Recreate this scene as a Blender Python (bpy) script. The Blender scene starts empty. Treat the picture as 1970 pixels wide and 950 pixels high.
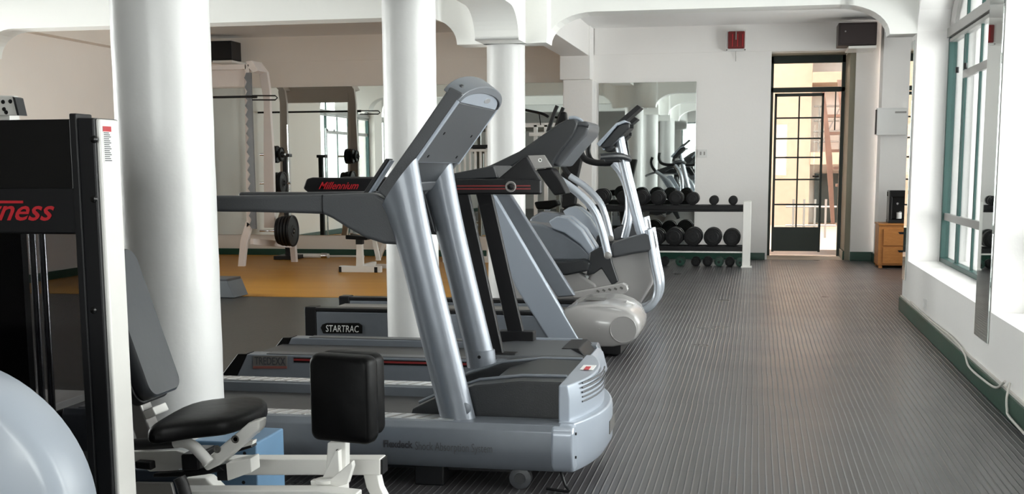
import bpy, bmesh, math, random
from mathutils import Vector, Matrix, Euler
random.seed(7)
PI = math.pi
S = bpy.context.scene
COL = S.collection

# ------------------------------------------------------------------ camera
H = 1.15
FPX, PPX, PPY = 2360.0, 985.0, 656.0
yaw, pitch, roll = math.radians(11.15), math.radians(8.05), math.radians(-0.28)
RM = Matrix.Rotation(yaw, 3, 'Z') @ Matrix.Rotation(PI/2 - pitch, 3, 'X') @ Matrix.Rotation(roll, 3, 'Z')
cd = bpy.data.cameras.new('camera'); cam = bpy.data.objects.new('camera', cd); COL.objects.link(cam)
cam.matrix_world = Matrix.Translation((0, 0, H)) @ RM.to_4x4()
cd.sensor_fit = 'HORIZONTAL'; cd.sensor_width = 36; cd.lens = 36*FPX/1970
cd.shift_y = (PPY - 475)/1970; cd.shift_x = 0; cd.clip_start = .05; cd.clip_end = 300
S.camera = cam
S.view_settings.view_transform = 'Standard'; S.view_settings.look = 'None'
S.view_settings.exposure = 0.0; S.view_settings.gamma = 1; S.view_settings.use_curve_mapping = False

# ------------------------------------------------------------------ sky and daylight
w = bpy.data.worlds.new('sky'); S.world = w; w.use_nodes = True
bg = w.node_tree.nodes['Background']; bg.inputs[0].default_value = (1, .955, .93, 1); bg.inputs[1].default_value = 15.0
S.cycles.max_bounces = 10; S.cycles.diffuse_bounces = 8; S.cycles.glossy_bounces = 5
S.cycles.transparent_max_bounces = 12; S.cycles.transmission_bounces = 6; S.cycles.sample_clamp_indirect = 8
S.cycles.caustics_reflective = False; S.cycles.caustics_refractive = False

def portal(loc, rot, sx, sy):
    l = bpy.data.lights.new('window_portal', 'AREA'); l.shape = 'RECTANGLE'; l.size = sx; l.size_y = sy
    l.cycles.is_portal = True
    o = bpy.data.objects.new('window_portal', l); COL.objects.link(o); o.location = loc; o.rotation_euler = rot
RW = [(6.88, 9.93), (3.43, 6.48), (2.3, 3.03)]  # third opening is unseen, its width set for fill light
LW = [(7.9, 10.95), (5.2, 7.4)]  # second one assumed, added and sized for fill from the left
for a, b in RW: portal((1.5, (a+b)/2, 1.55), (0, PI/2, 0), 2.4, b-a)
for a, b in LW: portal((-7.50, (a+b)/2, 1.55), (0, -PI/2, 0), 2.4, b-a)
FILL_BW = [(-2.0, .9)]  # added rear window behind the camera, gives fill light
for a, b in FILL_BW: portal(((a+b)/2, -3.15, 1.6), (PI/2, 0, 0), b-a, 1.5)
portal((2.62, 12.9, 1.4), (0, PI/2, 0), 2.0, 2.6)

def uy(px, py, Y):
    """the world X, Z of what the photograph shows at px, py when it stands at depth Y"""
    d = RM @ Vector(((px-PPX)/FPX, -(py-PPY)/FPX, -1)); t = Y/d.y
    return (t*d.x, H + t*d.z)
def uz(px, py, z):
    d = RM @ Vector(((px-PPX)/FPX, -(py-PPY)/FPX, -1)); t = (z-H)/d.z
    return (t*d.x, t*d.y)
def prof(pts, Y): return [uy(x, y, Y) for x, y in pts]

# ------------------------------------------------------------------ materials
MATS = {}
def nodes(name):
    m = bpy.data.materials.new(name); m.use_nodes = True
    nt = m.node_tree; return m, nt, nt.nodes['Principled BSDF']
def mat(name, col, rough=.5, metal=0., coat=0., noise=.0, nscale=8., bump=0., bscale=60., spec=.5, emit=None):
    m, nt, b = nodes(name)
    b.inputs['Base Color'].default_value = (*col, 1); b.inputs['Roughness'].default_value = rough
    b.inputs['Metallic'].default_value = metal; b.inputs['Coat Weight'].default_value = coat
    b.inputs['Coat Roughness'].default_value = .1; b.inputs['Specular IOR Level'].default_value = spec
    tc = nt.nodes.new('ShaderNodeTexCoord')
    if noise:
        n = nt.nodes.new('ShaderNodeTexNoise'); n.inputs['Scale'].default_value = nscale; n.inputs['Detail'].default_value = 5
        nt.links.new(tc.outputs['Object'], n.inputs['Vector'])
        r = nt.nodes.new('ShaderNodeValToRGB')
        r.color_ramp.elements[0].position = .3; r.color_ramp.elements[1].position = .7
        r.color_ramp.elements[0].color = (*[c*(1-noise) for c in col], 1)
        r.color_ramp.elements[1].color = (*[min(1, c*(1+noise)) for c in col], 1)
        nt.links.new(n.outputs['Fac'], r.inputs['Fac']); nt.links.new(r.outputs['Color'], b.inputs['Base Color'])
    if bump:
        n2 = nt.nodes.new('ShaderNodeTexNoise'); n2.inputs['Scale'].default_value = bscale; n2.inputs['Detail'].default_value = 4
        nt.links.new(tc.outputs['Object'], n2.inputs['Vector'])
        bp = nt.nodes.new('ShaderNodeBump'); bp.inputs['Strength'].default_value = bump; bp.inputs['Distance'].default_value = .01
        nt.links.new(n2.outputs['Fac'], bp.inputs['Height']); nt.links.new(bp.outputs['Normal'], b.inputs['Normal'])
    MATS[name] = m; return m
M = MATS
mat('wall_paint', (.875, .86, .845), .55, noise=.015, nscale=1.5, bump=.12, bscale=30)
mat('back_wall_paint', (.86, .80, .735), .55, noise=.02, nscale=1.5, bump=.1, bscale=30)
mat('ceiling_paint', (.88, .875, .87), .7)
mat('beam_paint', (.84, .84, .815), .5, bump=.1, bscale=20)
mat('column_gloss', (.59, .59, .585), .38, coat=.1, noise=.02, nscale=5, bump=.35, bscale=9)
mat('green_paint', (.008, .055, .035), .35, bump=.1)
mat('dark_green_metal', (.010, .022, .014), .4)
mat('teal_frame', (.012, .055, .048), .4)
mat('grey_frame', (.30, .29, .28), .35, metal=.4)
mat('silver_paint', (.165, .182, .21), .36, metal=.35, coat=.2, noise=.03, nscale=20)
mat('silver_light', (.33, .37, .43), .32, metal=.25, coat=.3)
mat('silver_tube', (.50, .54, .60), .25, metal=.55, coat=.3)
mat('cap_grey', (.12, .13, .145), .4, metal=.2)
mat('dark_grey_plastic', (.052, .055, .061), .42, bump=.15, bscale=300)
mat('charcoal_plastic', (.012, .0135, .016), .40, bump=.1, bscale=300)
mat('black_plastic', (.005, .005, .006), .42, spec=.3)
mat('black_gloss', (.004, .004, .004), .25, spec=.35)
mat('belt_rubber', (.030, .029, .029), .5, noise=.25, nscale=12)
mat('beige_plastic', (.35, .34, .335), .25, coat=.4, noise=.02, nscale=12)
mat('chrome', (.75, .76, .78), .15, metal=1)
mat('brushed_alu', (.62, .64, .66), .32, metal=.8)
mat('white_steel', (.74, .73, .70), .3, coat=.3, noise=.02, nscale=10)
mat('pink_white_steel', (.72, .66, .63), .35, noise=.02)
mat('black_vinyl', (.0018, .0018, .002), .42, spec=.12, bump=.2, bscale=14)
mat('grey_vinyl', (.040, .043, .048), .38, bump=.12, bscale=10)
mat('catch_steel', (.13, .13, .135), .35, metal=.5)
mat('left_wall_paint', (.87, .82, .77), .55, noise=.015, nscale=1.5, bump=.1, bscale=30)
mat('grey_sticker', (.10, .095, .09), .4)
mat('brown_stripe', (.16, .05, .04), .5)
mat('red_paint', (.45, .012, .02), .4)
mat('dark_red', (.16, .01, .01), .4)
mat('white_plastic', (.75, .75, .74), .4)
mat('label_white', (.75, .75, .73), .5)
mat('rubber_black', (.010, .010, .011), .55, noise=.2, nscale=40)
mat('cast_iron', (.006, .006, .007), .45, spec=.3, bump=.2, bscale=80)
mat('maroon_black', (.018, .009, .009), .45)
mat('wood_orange', (.42, .16, .035), .4, noise=.2, nscale=7)
mat('wood_plain', (.13, .068, .045), .5, noise=.2, nscale=6)
mat('navy_panel', (.012, .022, .040), .45)
mat('deck_grey', (.20, .19, .175), .5, noise=.1)
mat('blue_panel', (.10, .19, .30), .45, noise=.1, nscale=6)
mat('grey_step', (.10, .11, .12), .6)
mat('grey_bike', (.42, .47, .54), .35, coat=.2)
mat('peach_wall', (.62, .46, .36), .8, noise=.05)
mat('pale_wall', (.78, .75, .70), .8, noise=.05)
mat('pink_roof', (.66, .48, .44), .8)
mat('paving', (.60, .52, .44), .7, noise=.08, nscale=3)
mat('olive_paint', (.27, .25, .19), .6)
mat('text_dark', (.03, .03, .035), .5)
mat('text_grey', (.06, .065, .07), .5)
mat('cable_white', (.60, .58, .54), .5)
mat('grey_lino', (.024, .022, .0195), .38, noise=.18, nscale=3, bump=.15, bscale=40)

def mirror_mat():
    m, nt, b = nodes('mirror_silver'); b.inputs['Base Color'].default_value = (.72, .77, .75, 1)
    b.inputs['Metallic'].default_value = 1; b.inputs['Roughness'].default_value = .015; MATS['mirror_silver'] = m
mirror_mat()
def thin_glass(name, tint, gl, rough=.02):
    m = bpy.data.materials.new(name); m.use_nodes = True; nt = m.node_tree
    nt.nodes.remove(nt.nodes['Principled BSDF']); out = nt.nodes['Material Output']
    t = nt.nodes.new('ShaderNodeBsdfTransparent'); t.inputs[0].default_value = (*tint, 1)
    g = nt.nodes.new('ShaderNodeBsdfGlossy'); g.inputs['Roughness'].default_value = rough
    x = nt.nodes.new('ShaderNodeMixShader')
    f = nt.nodes.new('ShaderNodeFresnel'); f.inputs['IOR'].default_value = 1.45
    k = nt.nodes.new('ShaderNodeMath'); k.operation = 'MULTIPLY'; k.inputs[1].default_value = gl
    nt.links.new(f.outputs[0], k.inputs[0]); nt.links.new(k.outputs[0], x.inputs[0])
    nt.links.new(t.outputs[0], x.inputs[1]); nt.links.new(g.outputs[0], x.inputs[2]); nt.links.new(x.outputs[0], out.inputs[0])
    MATS[name] = m
thin_glass('window_glass', (.93, .97, .97), .8)
thin_glass('smoked_acrylic', (.36, .36, .37), .5, .05)
thin_glass('red_lens', (.45, .02, .03), 1.5, .1)

def rib_mat():
    m, nt, b = nodes('ribbed_rubber'); N = nt.nodes.new; L = nt.links.new
    tc = N('ShaderNodeTexCoord'); sp = N('ShaderNodeSeparateXYZ'); L(tc.outputs['Object'], sp.inputs[0])
    def mth(op, a, b2=None, **k):
        n = N('ShaderNodeMath'); n.operation = op
        for i, v in enumerate((a, b2)):
            if v is None: continue
            if isinstance(v, (int, float)): n.inputs[i].default_value = v
            else: L(v, n.inputs[i])
        return n.outputs[0]
    # rows of mats 0.46 m deep, each row's ribs shifted a little
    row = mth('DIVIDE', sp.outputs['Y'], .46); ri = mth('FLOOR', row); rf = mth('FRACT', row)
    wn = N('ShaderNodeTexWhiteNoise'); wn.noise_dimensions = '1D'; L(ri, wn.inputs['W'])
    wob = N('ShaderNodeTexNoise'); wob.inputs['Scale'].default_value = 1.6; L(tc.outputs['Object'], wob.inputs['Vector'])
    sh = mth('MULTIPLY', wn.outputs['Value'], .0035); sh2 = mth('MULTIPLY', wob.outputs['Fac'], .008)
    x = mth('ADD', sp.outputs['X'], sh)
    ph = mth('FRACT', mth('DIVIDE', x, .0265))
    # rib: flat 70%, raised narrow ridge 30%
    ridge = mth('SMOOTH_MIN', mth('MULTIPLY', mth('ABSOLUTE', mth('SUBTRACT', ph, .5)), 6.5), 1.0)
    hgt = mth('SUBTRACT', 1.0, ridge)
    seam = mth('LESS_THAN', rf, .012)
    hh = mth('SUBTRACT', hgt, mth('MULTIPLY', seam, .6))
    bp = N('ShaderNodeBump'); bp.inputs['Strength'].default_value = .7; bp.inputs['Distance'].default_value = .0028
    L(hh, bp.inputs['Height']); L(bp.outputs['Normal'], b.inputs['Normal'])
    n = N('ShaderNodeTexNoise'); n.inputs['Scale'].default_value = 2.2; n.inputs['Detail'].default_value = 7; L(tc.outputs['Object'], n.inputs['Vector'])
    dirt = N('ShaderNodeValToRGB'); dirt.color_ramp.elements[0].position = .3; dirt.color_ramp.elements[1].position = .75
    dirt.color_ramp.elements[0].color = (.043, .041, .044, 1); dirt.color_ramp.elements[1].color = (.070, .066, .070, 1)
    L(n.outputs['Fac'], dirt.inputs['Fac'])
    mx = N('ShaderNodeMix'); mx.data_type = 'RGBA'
    L(mth('MAXIMUM', mth('MULTIPLY', hgt, .75), 0.0), mx.inputs['Factor']); L(dirt.outputs['Color'], mx.inputs[6]); mx.inputs[7].default_value = (.16, .16, .165, 1)  # ridges coloured lighter, for the light their edges catch
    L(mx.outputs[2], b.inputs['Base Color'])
    rr = N('ShaderNodeMapRange'); rr.inputs['To Min'].default_value = .22; rr.inputs['To Max'].default_value = .40
    L(n.outputs['Fac'], rr.inputs['Value']); L(rr.outputs[0], b.inputs['Roughness'])
    MATS['ribbed_rubber'] = m
rib_mat()
def orange_mat():
    m, nt, b = nodes('orange_floor_paint'); N = nt.nodes.new; L = nt.links.new
    tc = N('ShaderNodeTexCoord'); mp = N('ShaderNodeMapping'); mp.inputs['Scale'].default_value = (.7, 3, 1)
    L(tc.outputs['Object'], mp.inputs[0]); n = N('ShaderNodeTexNoise'); n.inputs['Scale'].default_value = 1.4; n.inputs['Detail'].default_value = 5
    L(mp.outputs[0], n.inputs['Vector']); r = N('ShaderNodeValToRGB')
    r.color_ramp.elements[0].color = (.36, .16, .012, 1); r.color_ramp.elements[1].color = (.52, .25, .028, 1)
    L(n.outputs['Fac'], r.inputs[0]); L(r.outputs[0], b.inputs['Base Color']); b.inputs['Roughness'].default_value = .45; b.inputs['Specular IOR Level'].default_value = .25
    MATS['orange_floor_paint'] = m
orange_mat()
def chain_mat():
    m, nt, b = nodes('wood_grain'); N = nt.nodes.new; L = nt.links.new
    tc = N('ShaderNodeTexCoord'); mp = N('ShaderNodeMapping'); mp.inputs['Scale'].default_value = (3, 3, 14)
    L(tc.outputs['Object'], mp.inputs[0]); n = N('ShaderNodeTexNoise'); n.inputs['Scale'].default_value = 2; n.inputs['Distortion'].default_value = 2
    L(mp.outputs[0], n.inputs['Vector']); r = N('ShaderNodeValToRGB')
    r.color_ramp.elements[0].color = (.30, .10, .018, 1); r.color_ramp.elements[1].color = (.50, .21, .05, 1)
    L(n.outputs['Fac'], r.inputs[0]); L(r.outputs[0], b.inputs['Base Color']); b.inputs['Roughness'].default_value = .4
    MATS['wood_grain'] = m
chain_mat()

# ------------------------------------------------------------------ mesh helpers
class MB:
    def __init__(s): s.b = bmesh.new()
    def box(s, x0, x1, y0, y1, z0, z1):
        v = [s.b.verts.new(p) for p in ((x0,y0,z0),(x1,y0,z0),(x1,y1,z0),(x0,y1,z0),(x0,y0,z1),(x1,y0,z1),(x1,y1,z1),(x0,y1,z1))]
        for f in ((3,2,1,0),(4,5,6,7),(0,1,5,4),(1,2,6,5),(2,3,7,6),(3,0,4,7)): s.b.faces.new([v[i] for i in f])
        return s
    def obox(s, c, size, rot=(0,0,0)):
        m = Euler(rot).to_matrix(); c = Vector(c); a, b_, d = [k/2 for k in size]
        v = [s.b.verts.new(c + m @ Vector(p)) for p in ((-a,-b_,-d),(a,-b_,-d),(a,b_,-d),(-a,b_,-d),(-a,-b_,d),(a,-b_,d),(a,b_,d),(-a,b_,d))]
        for f in ((3,2,1,0),(4,5,6,7),(0,1,5,4),(1,2,6,5),(2,3,7,6),(3,0,4,7)): s.b.faces.new([v[i] for i in f])
        return s
    def poly(s, A, B):
        """prism between two matching loops of 3-D points"""
        a = [s.b.verts.new(p) for p in A]; b = [s.b.verts.new(p) for p in B]; n = len(a)
        s.b.faces.new(a); s.b.faces.new(b[::-1])
        for i in range(n): s.b.faces.new((a[i], b[i], b[(i+1) % n], a[(i+1) % n]))
        return s
    def xz(s, p, y0, y1): return s.poly([(x, y0, z) for x, z in p], [(x, y1, z) for x, z in p])
    def xy(s, p, z0, z1): return s.poly([(x, y, z0) for x, y in p], [(x, y, z1) for x, y in p])
    def yz(s, p, x0, x1): return s.poly([(x0, y, z) for y, z in p], [(x1, y, z) for y, z in p])
    def rings(s, R, closed=False):
        vs = [[s.b.verts.new(p) for p in r] for r in R]; n = len(vs[0])
        for i in range(len(vs)-1 + (1 if closed else 0)):
            a, b = vs[i], vs[(i+1) % len(vs)]
            for k in range(n): s.b.faces.new((a[k], a[(k+1) % n], b[(k+1) % n], b[k]))
        if not closed: s.b.faces.new(vs[0][::-1]); s.b.faces.new(vs[-1])
        return s
    def loft(s, secs, n=28, p=2.0):
        """horizontal rounded sections: (x, y, z, rx, ry)"""
        R = []
        for (x, y, z, rx, ry) in secs:
            r = []
            for k in range(n):
                a = 2*PI*k/n; c, d = math.cos(a), math.sin(a)
                r.append((x + rx*math.copysign(abs(c)**(2/p), c), y + ry*math.copysign(abs(d)**(2/p), d), z))
            R.append(r)
        return s.rings(R)
    def tube(s, pts, r, n=14, smooth=0):
        P = [Vector(p) for p in pts]
        if smooth:
            Q = []
            for i in range(len(P)-1):
                p0, p1, p2, p3 = P[max(0, i-1)], P[i], P[i+1], P[min(len(P)-1, i+2)]
                for k in range(smooth):
                    t = k/smooth
                    Q.append(.5*((2*p1) + (p2-p0)*t + (2*p0-5*p1+4*p2-p3)*t*t + (3*p1-p0-3*p2+p3)*t**3))
            Q.append(P[-1]); P = Q
        rr = r if isinstance(r, (list, tuple)) else None
        up = None; R = []
        for i, p in enumerate(P):
            d = (P[min(i+1, len(P)-1)] - P[max(i-1, 0)]).normalized()
            if up is None: up = Vector((0, 1, 0)) if abs(d.y) < .9 else Vector((1, 0, 0))
            u = (up - d*up.dot(d)).normalized(); v = d.cross(u); up = u
            q = r if rr is None else rr[0] + (rr[1]-rr[0])*i/(len(P)-1)
            R.append([p + q*(math.cos(2*PI*k/n)*u + math.sin(2*PI*k/n)*v) for k in range(n)])
        return s.rings(R)
    def cyl(s, a, b, r, r2=None, n=24): return s.tube([a, b], (r, r if r2 is None else r2), n)
    def lathe(s, axis, o, prof_, n=28, closed=False):
        """prof_: (distance along the axis, radius)"""
        o = Vector(o); ax = Vector(axis).normalized(); u = ax.orthogonal().normalized(); v = ax.cross(u); R = []
        for t, r in prof_: R.append([o + ax*t + max(r, .0004)*(math.cos(2*PI*k/n)*u + math.sin(2*PI*k/n)*v) for k in range(n)])
        return s.rings(R, closed)
    def quad(s, *p): s.b.faces.new([s.b.verts.new(q) for q in p]); return s
    def build(s, name, m, parent=None, bev=0, seg=2, sub=0, ang=35):
        bmesh.ops.recalc_face_normals(s.b, faces=s.b.faces)
        off = Vector((0, 0, 0)); q = parent
        while q is not None: off += q.location; q = q.parent
        bmesh.ops.translate(s.b, verts=s.b.verts, vec=-off)
        me = bpy.data.meshes.new(name); s.b.to_mesh(me); s.b.free()
        me.materials.append(MATS[m] if isinstance(m, str) else m)
        for p in me.polygons: p.use_smooth = True
        me.set_sharp_from_angle(angle=math.radians(ang))
        o = bpy.data.objects.new(name, me); COL.objects.link(o); o.parent = parent
        if bev:
            md = o.modifiers.new('bevel', 'BEVEL'); md.width = bev; md.segments = seg; md.limit_method = 'ANGLE'
            md.angle_limit = math.radians(32); md.harden_normals = True
        if sub:
            md = o.modifiers.new('sub', 'SUBSURF'); md.levels = sub; md.render_levels = sub
        return o

def tag(o, label=None, cat=None, group=None, kind=None):
    if label: o['label'] = label
    if cat: o['category'] = cat
    if group: o['group'] = group
    if kind: o['kind'] = kind
    return o
def thing(name, label, cat, loc=(0, 0, 0), group=None):
    o = bpy.data.objects.new(name, None); COL.objects.link(o); o.location = loc; o.empty_display_size = .1
    return tag(o, label, cat, group)
def struct(o): o['kind'] = 'structure'; return o
def kids(o): return [c for c in bpy.data.objects if c.parent == o]
def copy_tree(o, parent=None):
    c = o.copy(); COL.objects.link(c); c.parent = parent
    for ch in kids(o): copy_tree(ch, c)
    return c
def text(name, body, m, parent, loc, width, height, rot=(PI/2, 0, 0), ext=.0006, shear=0, bold=0):
    """raised lettering as a mesh; loc is its lower left corner, width and height its real size"""
    cu = bpy.data.curves.new(name, 'FONT'); cu.body = body; cu.size = 1; cu.extrude = .001; cu.shear = shear; cu.offset = bold; cu.resolution_u = 3
    tmp = bpy.data.objects.new('tmp', cu); me = bpy.data.meshes.new_from_object(tmp)
    bpy.data.objects.remove(tmp); bpy.data.curves.remove(cu)
    xs = [v.co.x for v in me.vertices]; ys = [v.co.y for v in me.vertices]
    for v in me.vertices:
        v.co = Vector(((v.co.x-min(xs))/(max(xs)-min(xs))*width, (v.co.y-min(ys))/(max(ys)-min(ys))*height, v.co.z/.001*ext))
    me.materials.clear(); me.materials.append(MATS[m])
    o = bpy.data.objects.new(name, me); COL.objects.link(o); o.parent = parent
    off = Vector((0, 0, 0)); q = parent
    while q is not None: off += q.location; q = q.parent
    o.location = Vector(loc) - off; o.rotation_euler = rot
    return o
def textpx(name, body, m, parent, x0, x1, ytop, ybot, Y, **k):
    a, b = uy(x0, ybot, Y), uy(x1, ytop, Y)
    return text(name, body, m, parent, (a[0], Y, a[1]), b[0]-a[0], uy(x0, ytop, Y)[1]-a[1], **k)
def arc(cx, cz, rx, rz, a0, a1, n=12):
    return [(cx + rx*math.cos(a0+(a1-a0)*k/n), cz + rz*math.sin(a0+(a1-a0)*k/n)) for k in range(n+1)]

# ================================================================== THE ROOM
YB = 15.6; ZC = 2.86; XL = -7.3; XR = 1.18; YR = -3.0
struct(MB().box(-8.2, 3.2, YR-.2, 17.6, -.25, -.003).build('floor', 'grey_lino'))
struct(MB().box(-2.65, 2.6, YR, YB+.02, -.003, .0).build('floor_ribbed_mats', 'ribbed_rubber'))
struct(MB().xy([(XL, 10.42), (-2.66, 10.52), (-2.66, YB), (XL, YB)], -.003, .0005).build('floor_orange', 'orange_floor_paint'))
struct(MB().box(-8.2, 3.2, YR-.2, 16.9, ZC, ZC+.2).build('ceiling', 'ceiling_paint'))
# back wall with the door opening (x .16..1.09, z < 2.52)
mb = MB().box(XL-.4, -2.05, YB, YB+.2, 0, ZC); struct(mb.build('wall_back_left', 'back_wall_paint'))
mb = MB().box(-2.05, .165, YB, YB+.25, 0, ZC).box(.165, 1.09, YB, YB+.25, 2.53, ZC).box(.0, .16, YB+.25, 16.5, 0, ZC)
struct(mb.build('wall_back', 'wall_paint'))
struct(MB().box(1.095, 1.16, YB, 16.6, 0, 2.53).box(.16, 1.09, YB+.25, 16.45, 2.53, 2.6).build('door_reveal', 'olive_paint'))
mb = MB().box(1.16, 1.45, YB-.05, YB+.2, 0, ZC).box(1.095, 1.17, YB, YB+.6, 2.53, ZC)
struct(mb.build('wall_corner', 'wall_paint'))
struct(MB().box(1.43, 2.9, 15.15, 15.5, 0, ZC).build('wall_pilaster', 'wall_paint', bev=.01))
struct(MB().box(-7.3, -2.4, YB-.02, YB, 2.54, ZC).build('trim_back_left', 'back_wall_paint'))
struct(MB().box(-2.0, 1.6, YB-.02, YB, 2.54, ZC).build('trim_back', 'wall_paint'))
# left wall with arched windows
def arched_wall(name, m, xa, xb, y0, y1, wins, zs, zsp, rise, z1=ZC):
    """a wall slab along Y pierced by arched windows standing on sills"""
    mb = MB(); cur = y0
    for a, b in sorted(wins):
        if a > cur: mb.box(xa, xb, cur, a, 0, z1)
        mb.box(xa, xb, a, b, 0, zs)
        n = 20; pts = [((a+b)/2 + (b-a)/2*math.cos(PI*k/n), zsp + rise*math.sin(PI*k/n)) for k in range(n+1)]
        for k in range(n):
            (ya, za), (yb, zb) = pts[k], pts[k+1]
            mb.poly([(xa, ya, za), (xa, ya, z1), (xa, yb, z1), (xa, yb, zb)], [(xb, ya, za), (xb, ya, z1), (xb, yb, z1), (xb, yb, zb)])
        cur = b
    if cur < y1: mb.box(xa, xb, cur, y1, 0, z1)
    bmesh.ops.remove_doubles(mb.b, verts=mb.b.verts, dist=1e-5)
    return struct(mb.build(name, m, ang=25))
ZS, ZSP, RISE = .417, 2.15, .50
struct(MB().box(XL, XL+.14, 10.95, YB, 2.53, ZC).build('trim_left', 'back_wall_paint'))
arched_wall('wall_left', 'left_wall_paint', XL-.4, XL, YR, YB, LW, ZS, ZSP, RISE)
arched_wall('wall_right', 'wall_paint', XR, XR+.42, YR, 10.23, RW, ZS, ZSP, RISE)
struct(MB().box(2.5, 2.9, 10.0, 11.6, 0, ZC).box(2.5, 2.9, 14.2, 15.2, 0, ZC).box(2.5, 2.9, 11.6, 14.2, 0, .45).box(2.5, 2.9, 11.6, 14.2, 2.4, ZC).box(XR+.42, 2.9, 9.9, 10.1, 0, ZC).build('wall_alcove', 'wall_paint'))
mb = MB().box(-7.7, 1.6, YR-.2, YR, 0, .85).box(-7.7, 1.6, YR-.2, YR, 2.35, ZC)
for a, b in ((-7.7, -2.0), (.9, 1.6)): mb.box(a, b, YR-.2, YR, .85, 2.35)  # leaves the gap for the added fill window
struct(mb.build('wall_rear', 'wall_paint'))
# green skirting boards
def base(name, *boxes, h=.085):
    mb = MB()
    for b in boxes: mb.box(*b, 0, h)
    return struct(mb.build(name, 'green_paint', bev=.004))
base('baseboard_right', (XR-.022, XR, YR, 10.25), (XR-.022, 1.6, 10.23, 10.25), h=.11)
base('baseboard_left', (XL, XL+.02, YR, YB)); base('baseboard_back_left', (XL, -2.38, YB-.02, YB)); base('baseboard_back', (-1.98, .14, YB-.02, YB))
base('baseboard_corner', (1.075, 1.095, YB, 16.55), (1.16, 1.45, YB-.07, YB-.05), (1.43, 2.5, 15.13, 15.15), (1.41, 1.43, 15.13, YB-.05), h=.11)
# a white ledge of paint above the right skirting
struct(MB().box(XR-.012, XR, YR, 10.23, .11, .122).build('trim_right', 'cable_white'))

# window frames
def window(name, x, a, b, sgn, full=True):
    """steel casement of an arched window; sgn points outwards"""
    r = bpy.data.objects.new(name, None); COL.objects.link(r); r.location = (x, a, ZS); struct(r)
    def bars(l, m, nm, th=.022):
        mb = MB()
        for (y0, y1, z0, z1, d) in l: mb.box(x-d, x+d, y0, y1, z0, z1)
        mb.build(nm, m, r, bev=.003)
    W = b-a; mid = (a+b)/2
    fr = [(a, a+.05, ZS, ZSP, .03), (b-.05, b, ZS, ZSP, .03), (a, b, ZS, ZS+.035, .03)]
    bars(fr, 'teal_frame', 'window_frame')
    n = 24; mb = MB(); R = []
    for k in range(n+1):
        t = PI*k/n; cy, cz = mid + (W/2-.025)*math.cos(t), ZSP + (RISE-.025)*math.sin(t)
        ny, nz = math.cos(t), math.sin(t)
        R.append([(x-.03, cy-.025*ny, cz-.025*nz), (x+.03, cy-.025*ny, cz-.025*nz), (x+.03, cy+.025*ny, cz+.025*nz), (x-.03, cy+.025*ny, cz+.025*nz)])
    mb.rings(R); mb.build('arch_frame', 'grey_frame', r)
    bars([(a, b, ZSP-.05, ZSP+.02, .045), (a, b, ZSP-.085, ZSP-.06, .03)], 'grey_frame', 'transom')
    bars([(a+.05, b-.05, .755-.02, .755+.035, .015)], 'grey_frame', 'lower_rail')
    bars([(a+.05, b-.62, 1.76, 1.815, .015)], 'grey_frame', 'middle_rail')
    ys = [b-.60, b-.67, b-1.26, b-1.85, b-2.44]
    bars([(y-.013, y+.013, ZS+.03, ZSP-.03, .010) for y in ys if y > a+.1], 'teal_frame', 'mullion')
    def top(y): return ZSP + RISE*math.sqrt(max(0, 1-((y-mid)/(W/2))**2)) - .03
    bars([(y-.012, y+.012, ZSP, top(y), .012) for y in ys[1:] if y > a+.1], 'teal_frame', 'arch_mullion')
    pts = [(b-.03, ZS+.02)] + [(mid + (W/2-.03)*math.cos(PI*k/16), ZSP + (RISE-.03)*math.sin(PI*k/16)) for k in range(17)] + [(a+.03, ZS+.02)]
    MB().yz(pts, x-.002, x+.002).build('glass_pane', 'window_glass', r)
    MB().cyl((x-.05*sgn, b-.6, 1.80), (x-.05*sgn, b-.6, 1.84), .012).cyl((x-.05*sgn, b-.95, 1.80), (x-.05*sgn, b-.95, 1.84), .012).build('latch', 'black_plastic', r)
    return r
for i, (a, b) in enumerate(RW): window('window_%d' % (i+1), XR+.26, a, b, 1)
for i, (a, b) in enumerate(LW): window('window_%d' % (i+4), XL-.14, a, b, -1)
for i, (a, b) in enumerate(FILL_BW):  # frame and pane of the added fill window
    r = bpy.data.objects.new('window_%d' % (i+8), None); COL.objects.link(r); r.location = (a, YR-.1, .85); struct(r)
    mb = MB().box(a, a+.05, YR-.13, YR-.07, .85, 2.35).box(b-.05, b, YR-.13, YR-.07, .85, 2.35).box(a, b, YR-.13, YR-.07, .85, .9).box(a, b, YR-.13, YR-.07, 2.3, 2.35)
    for k in range(1, 4): mb.box(a+(b-a)*k/4-.012, a+(b-a)*k/4+.012, YR-.11, YR-.09, .9, 2.3)
    mb.build('window_frame', 'teal_frame', r)
    MB().box(a+.04, b-.04, YR-.102, YR-.098, .89, 2.31).build('glass_pane', 'window_glass', r)
# alcove window
r = bpy.data.objects.new('window_7', None); COL.objects.link(r); r.location = (2.6, 12.9, .45); struct(r)
MB().box(2.58, 2.63, 11.6, 11.66, .45, 2.4).box(2.58, 2.63, 14.14, 14.2, .45, 2.4).box(2.58, 2.63, 11.6, 14.2, .45, .5).box(2.58, 2.63, 11.6, 14.2, 2.35, 2.4).box(2.59, 2.62, 12.45, 12.48, .5, 2.35).box(2.59, 2.62, 13.3, 13.33, .5, 2.35).build('window_frame', 'teal_frame', r)
MB().box(2.603, 2.607, 11.65, 14.15, .49, 2.36).build('glass_pane', 'window_glass', r)

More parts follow.
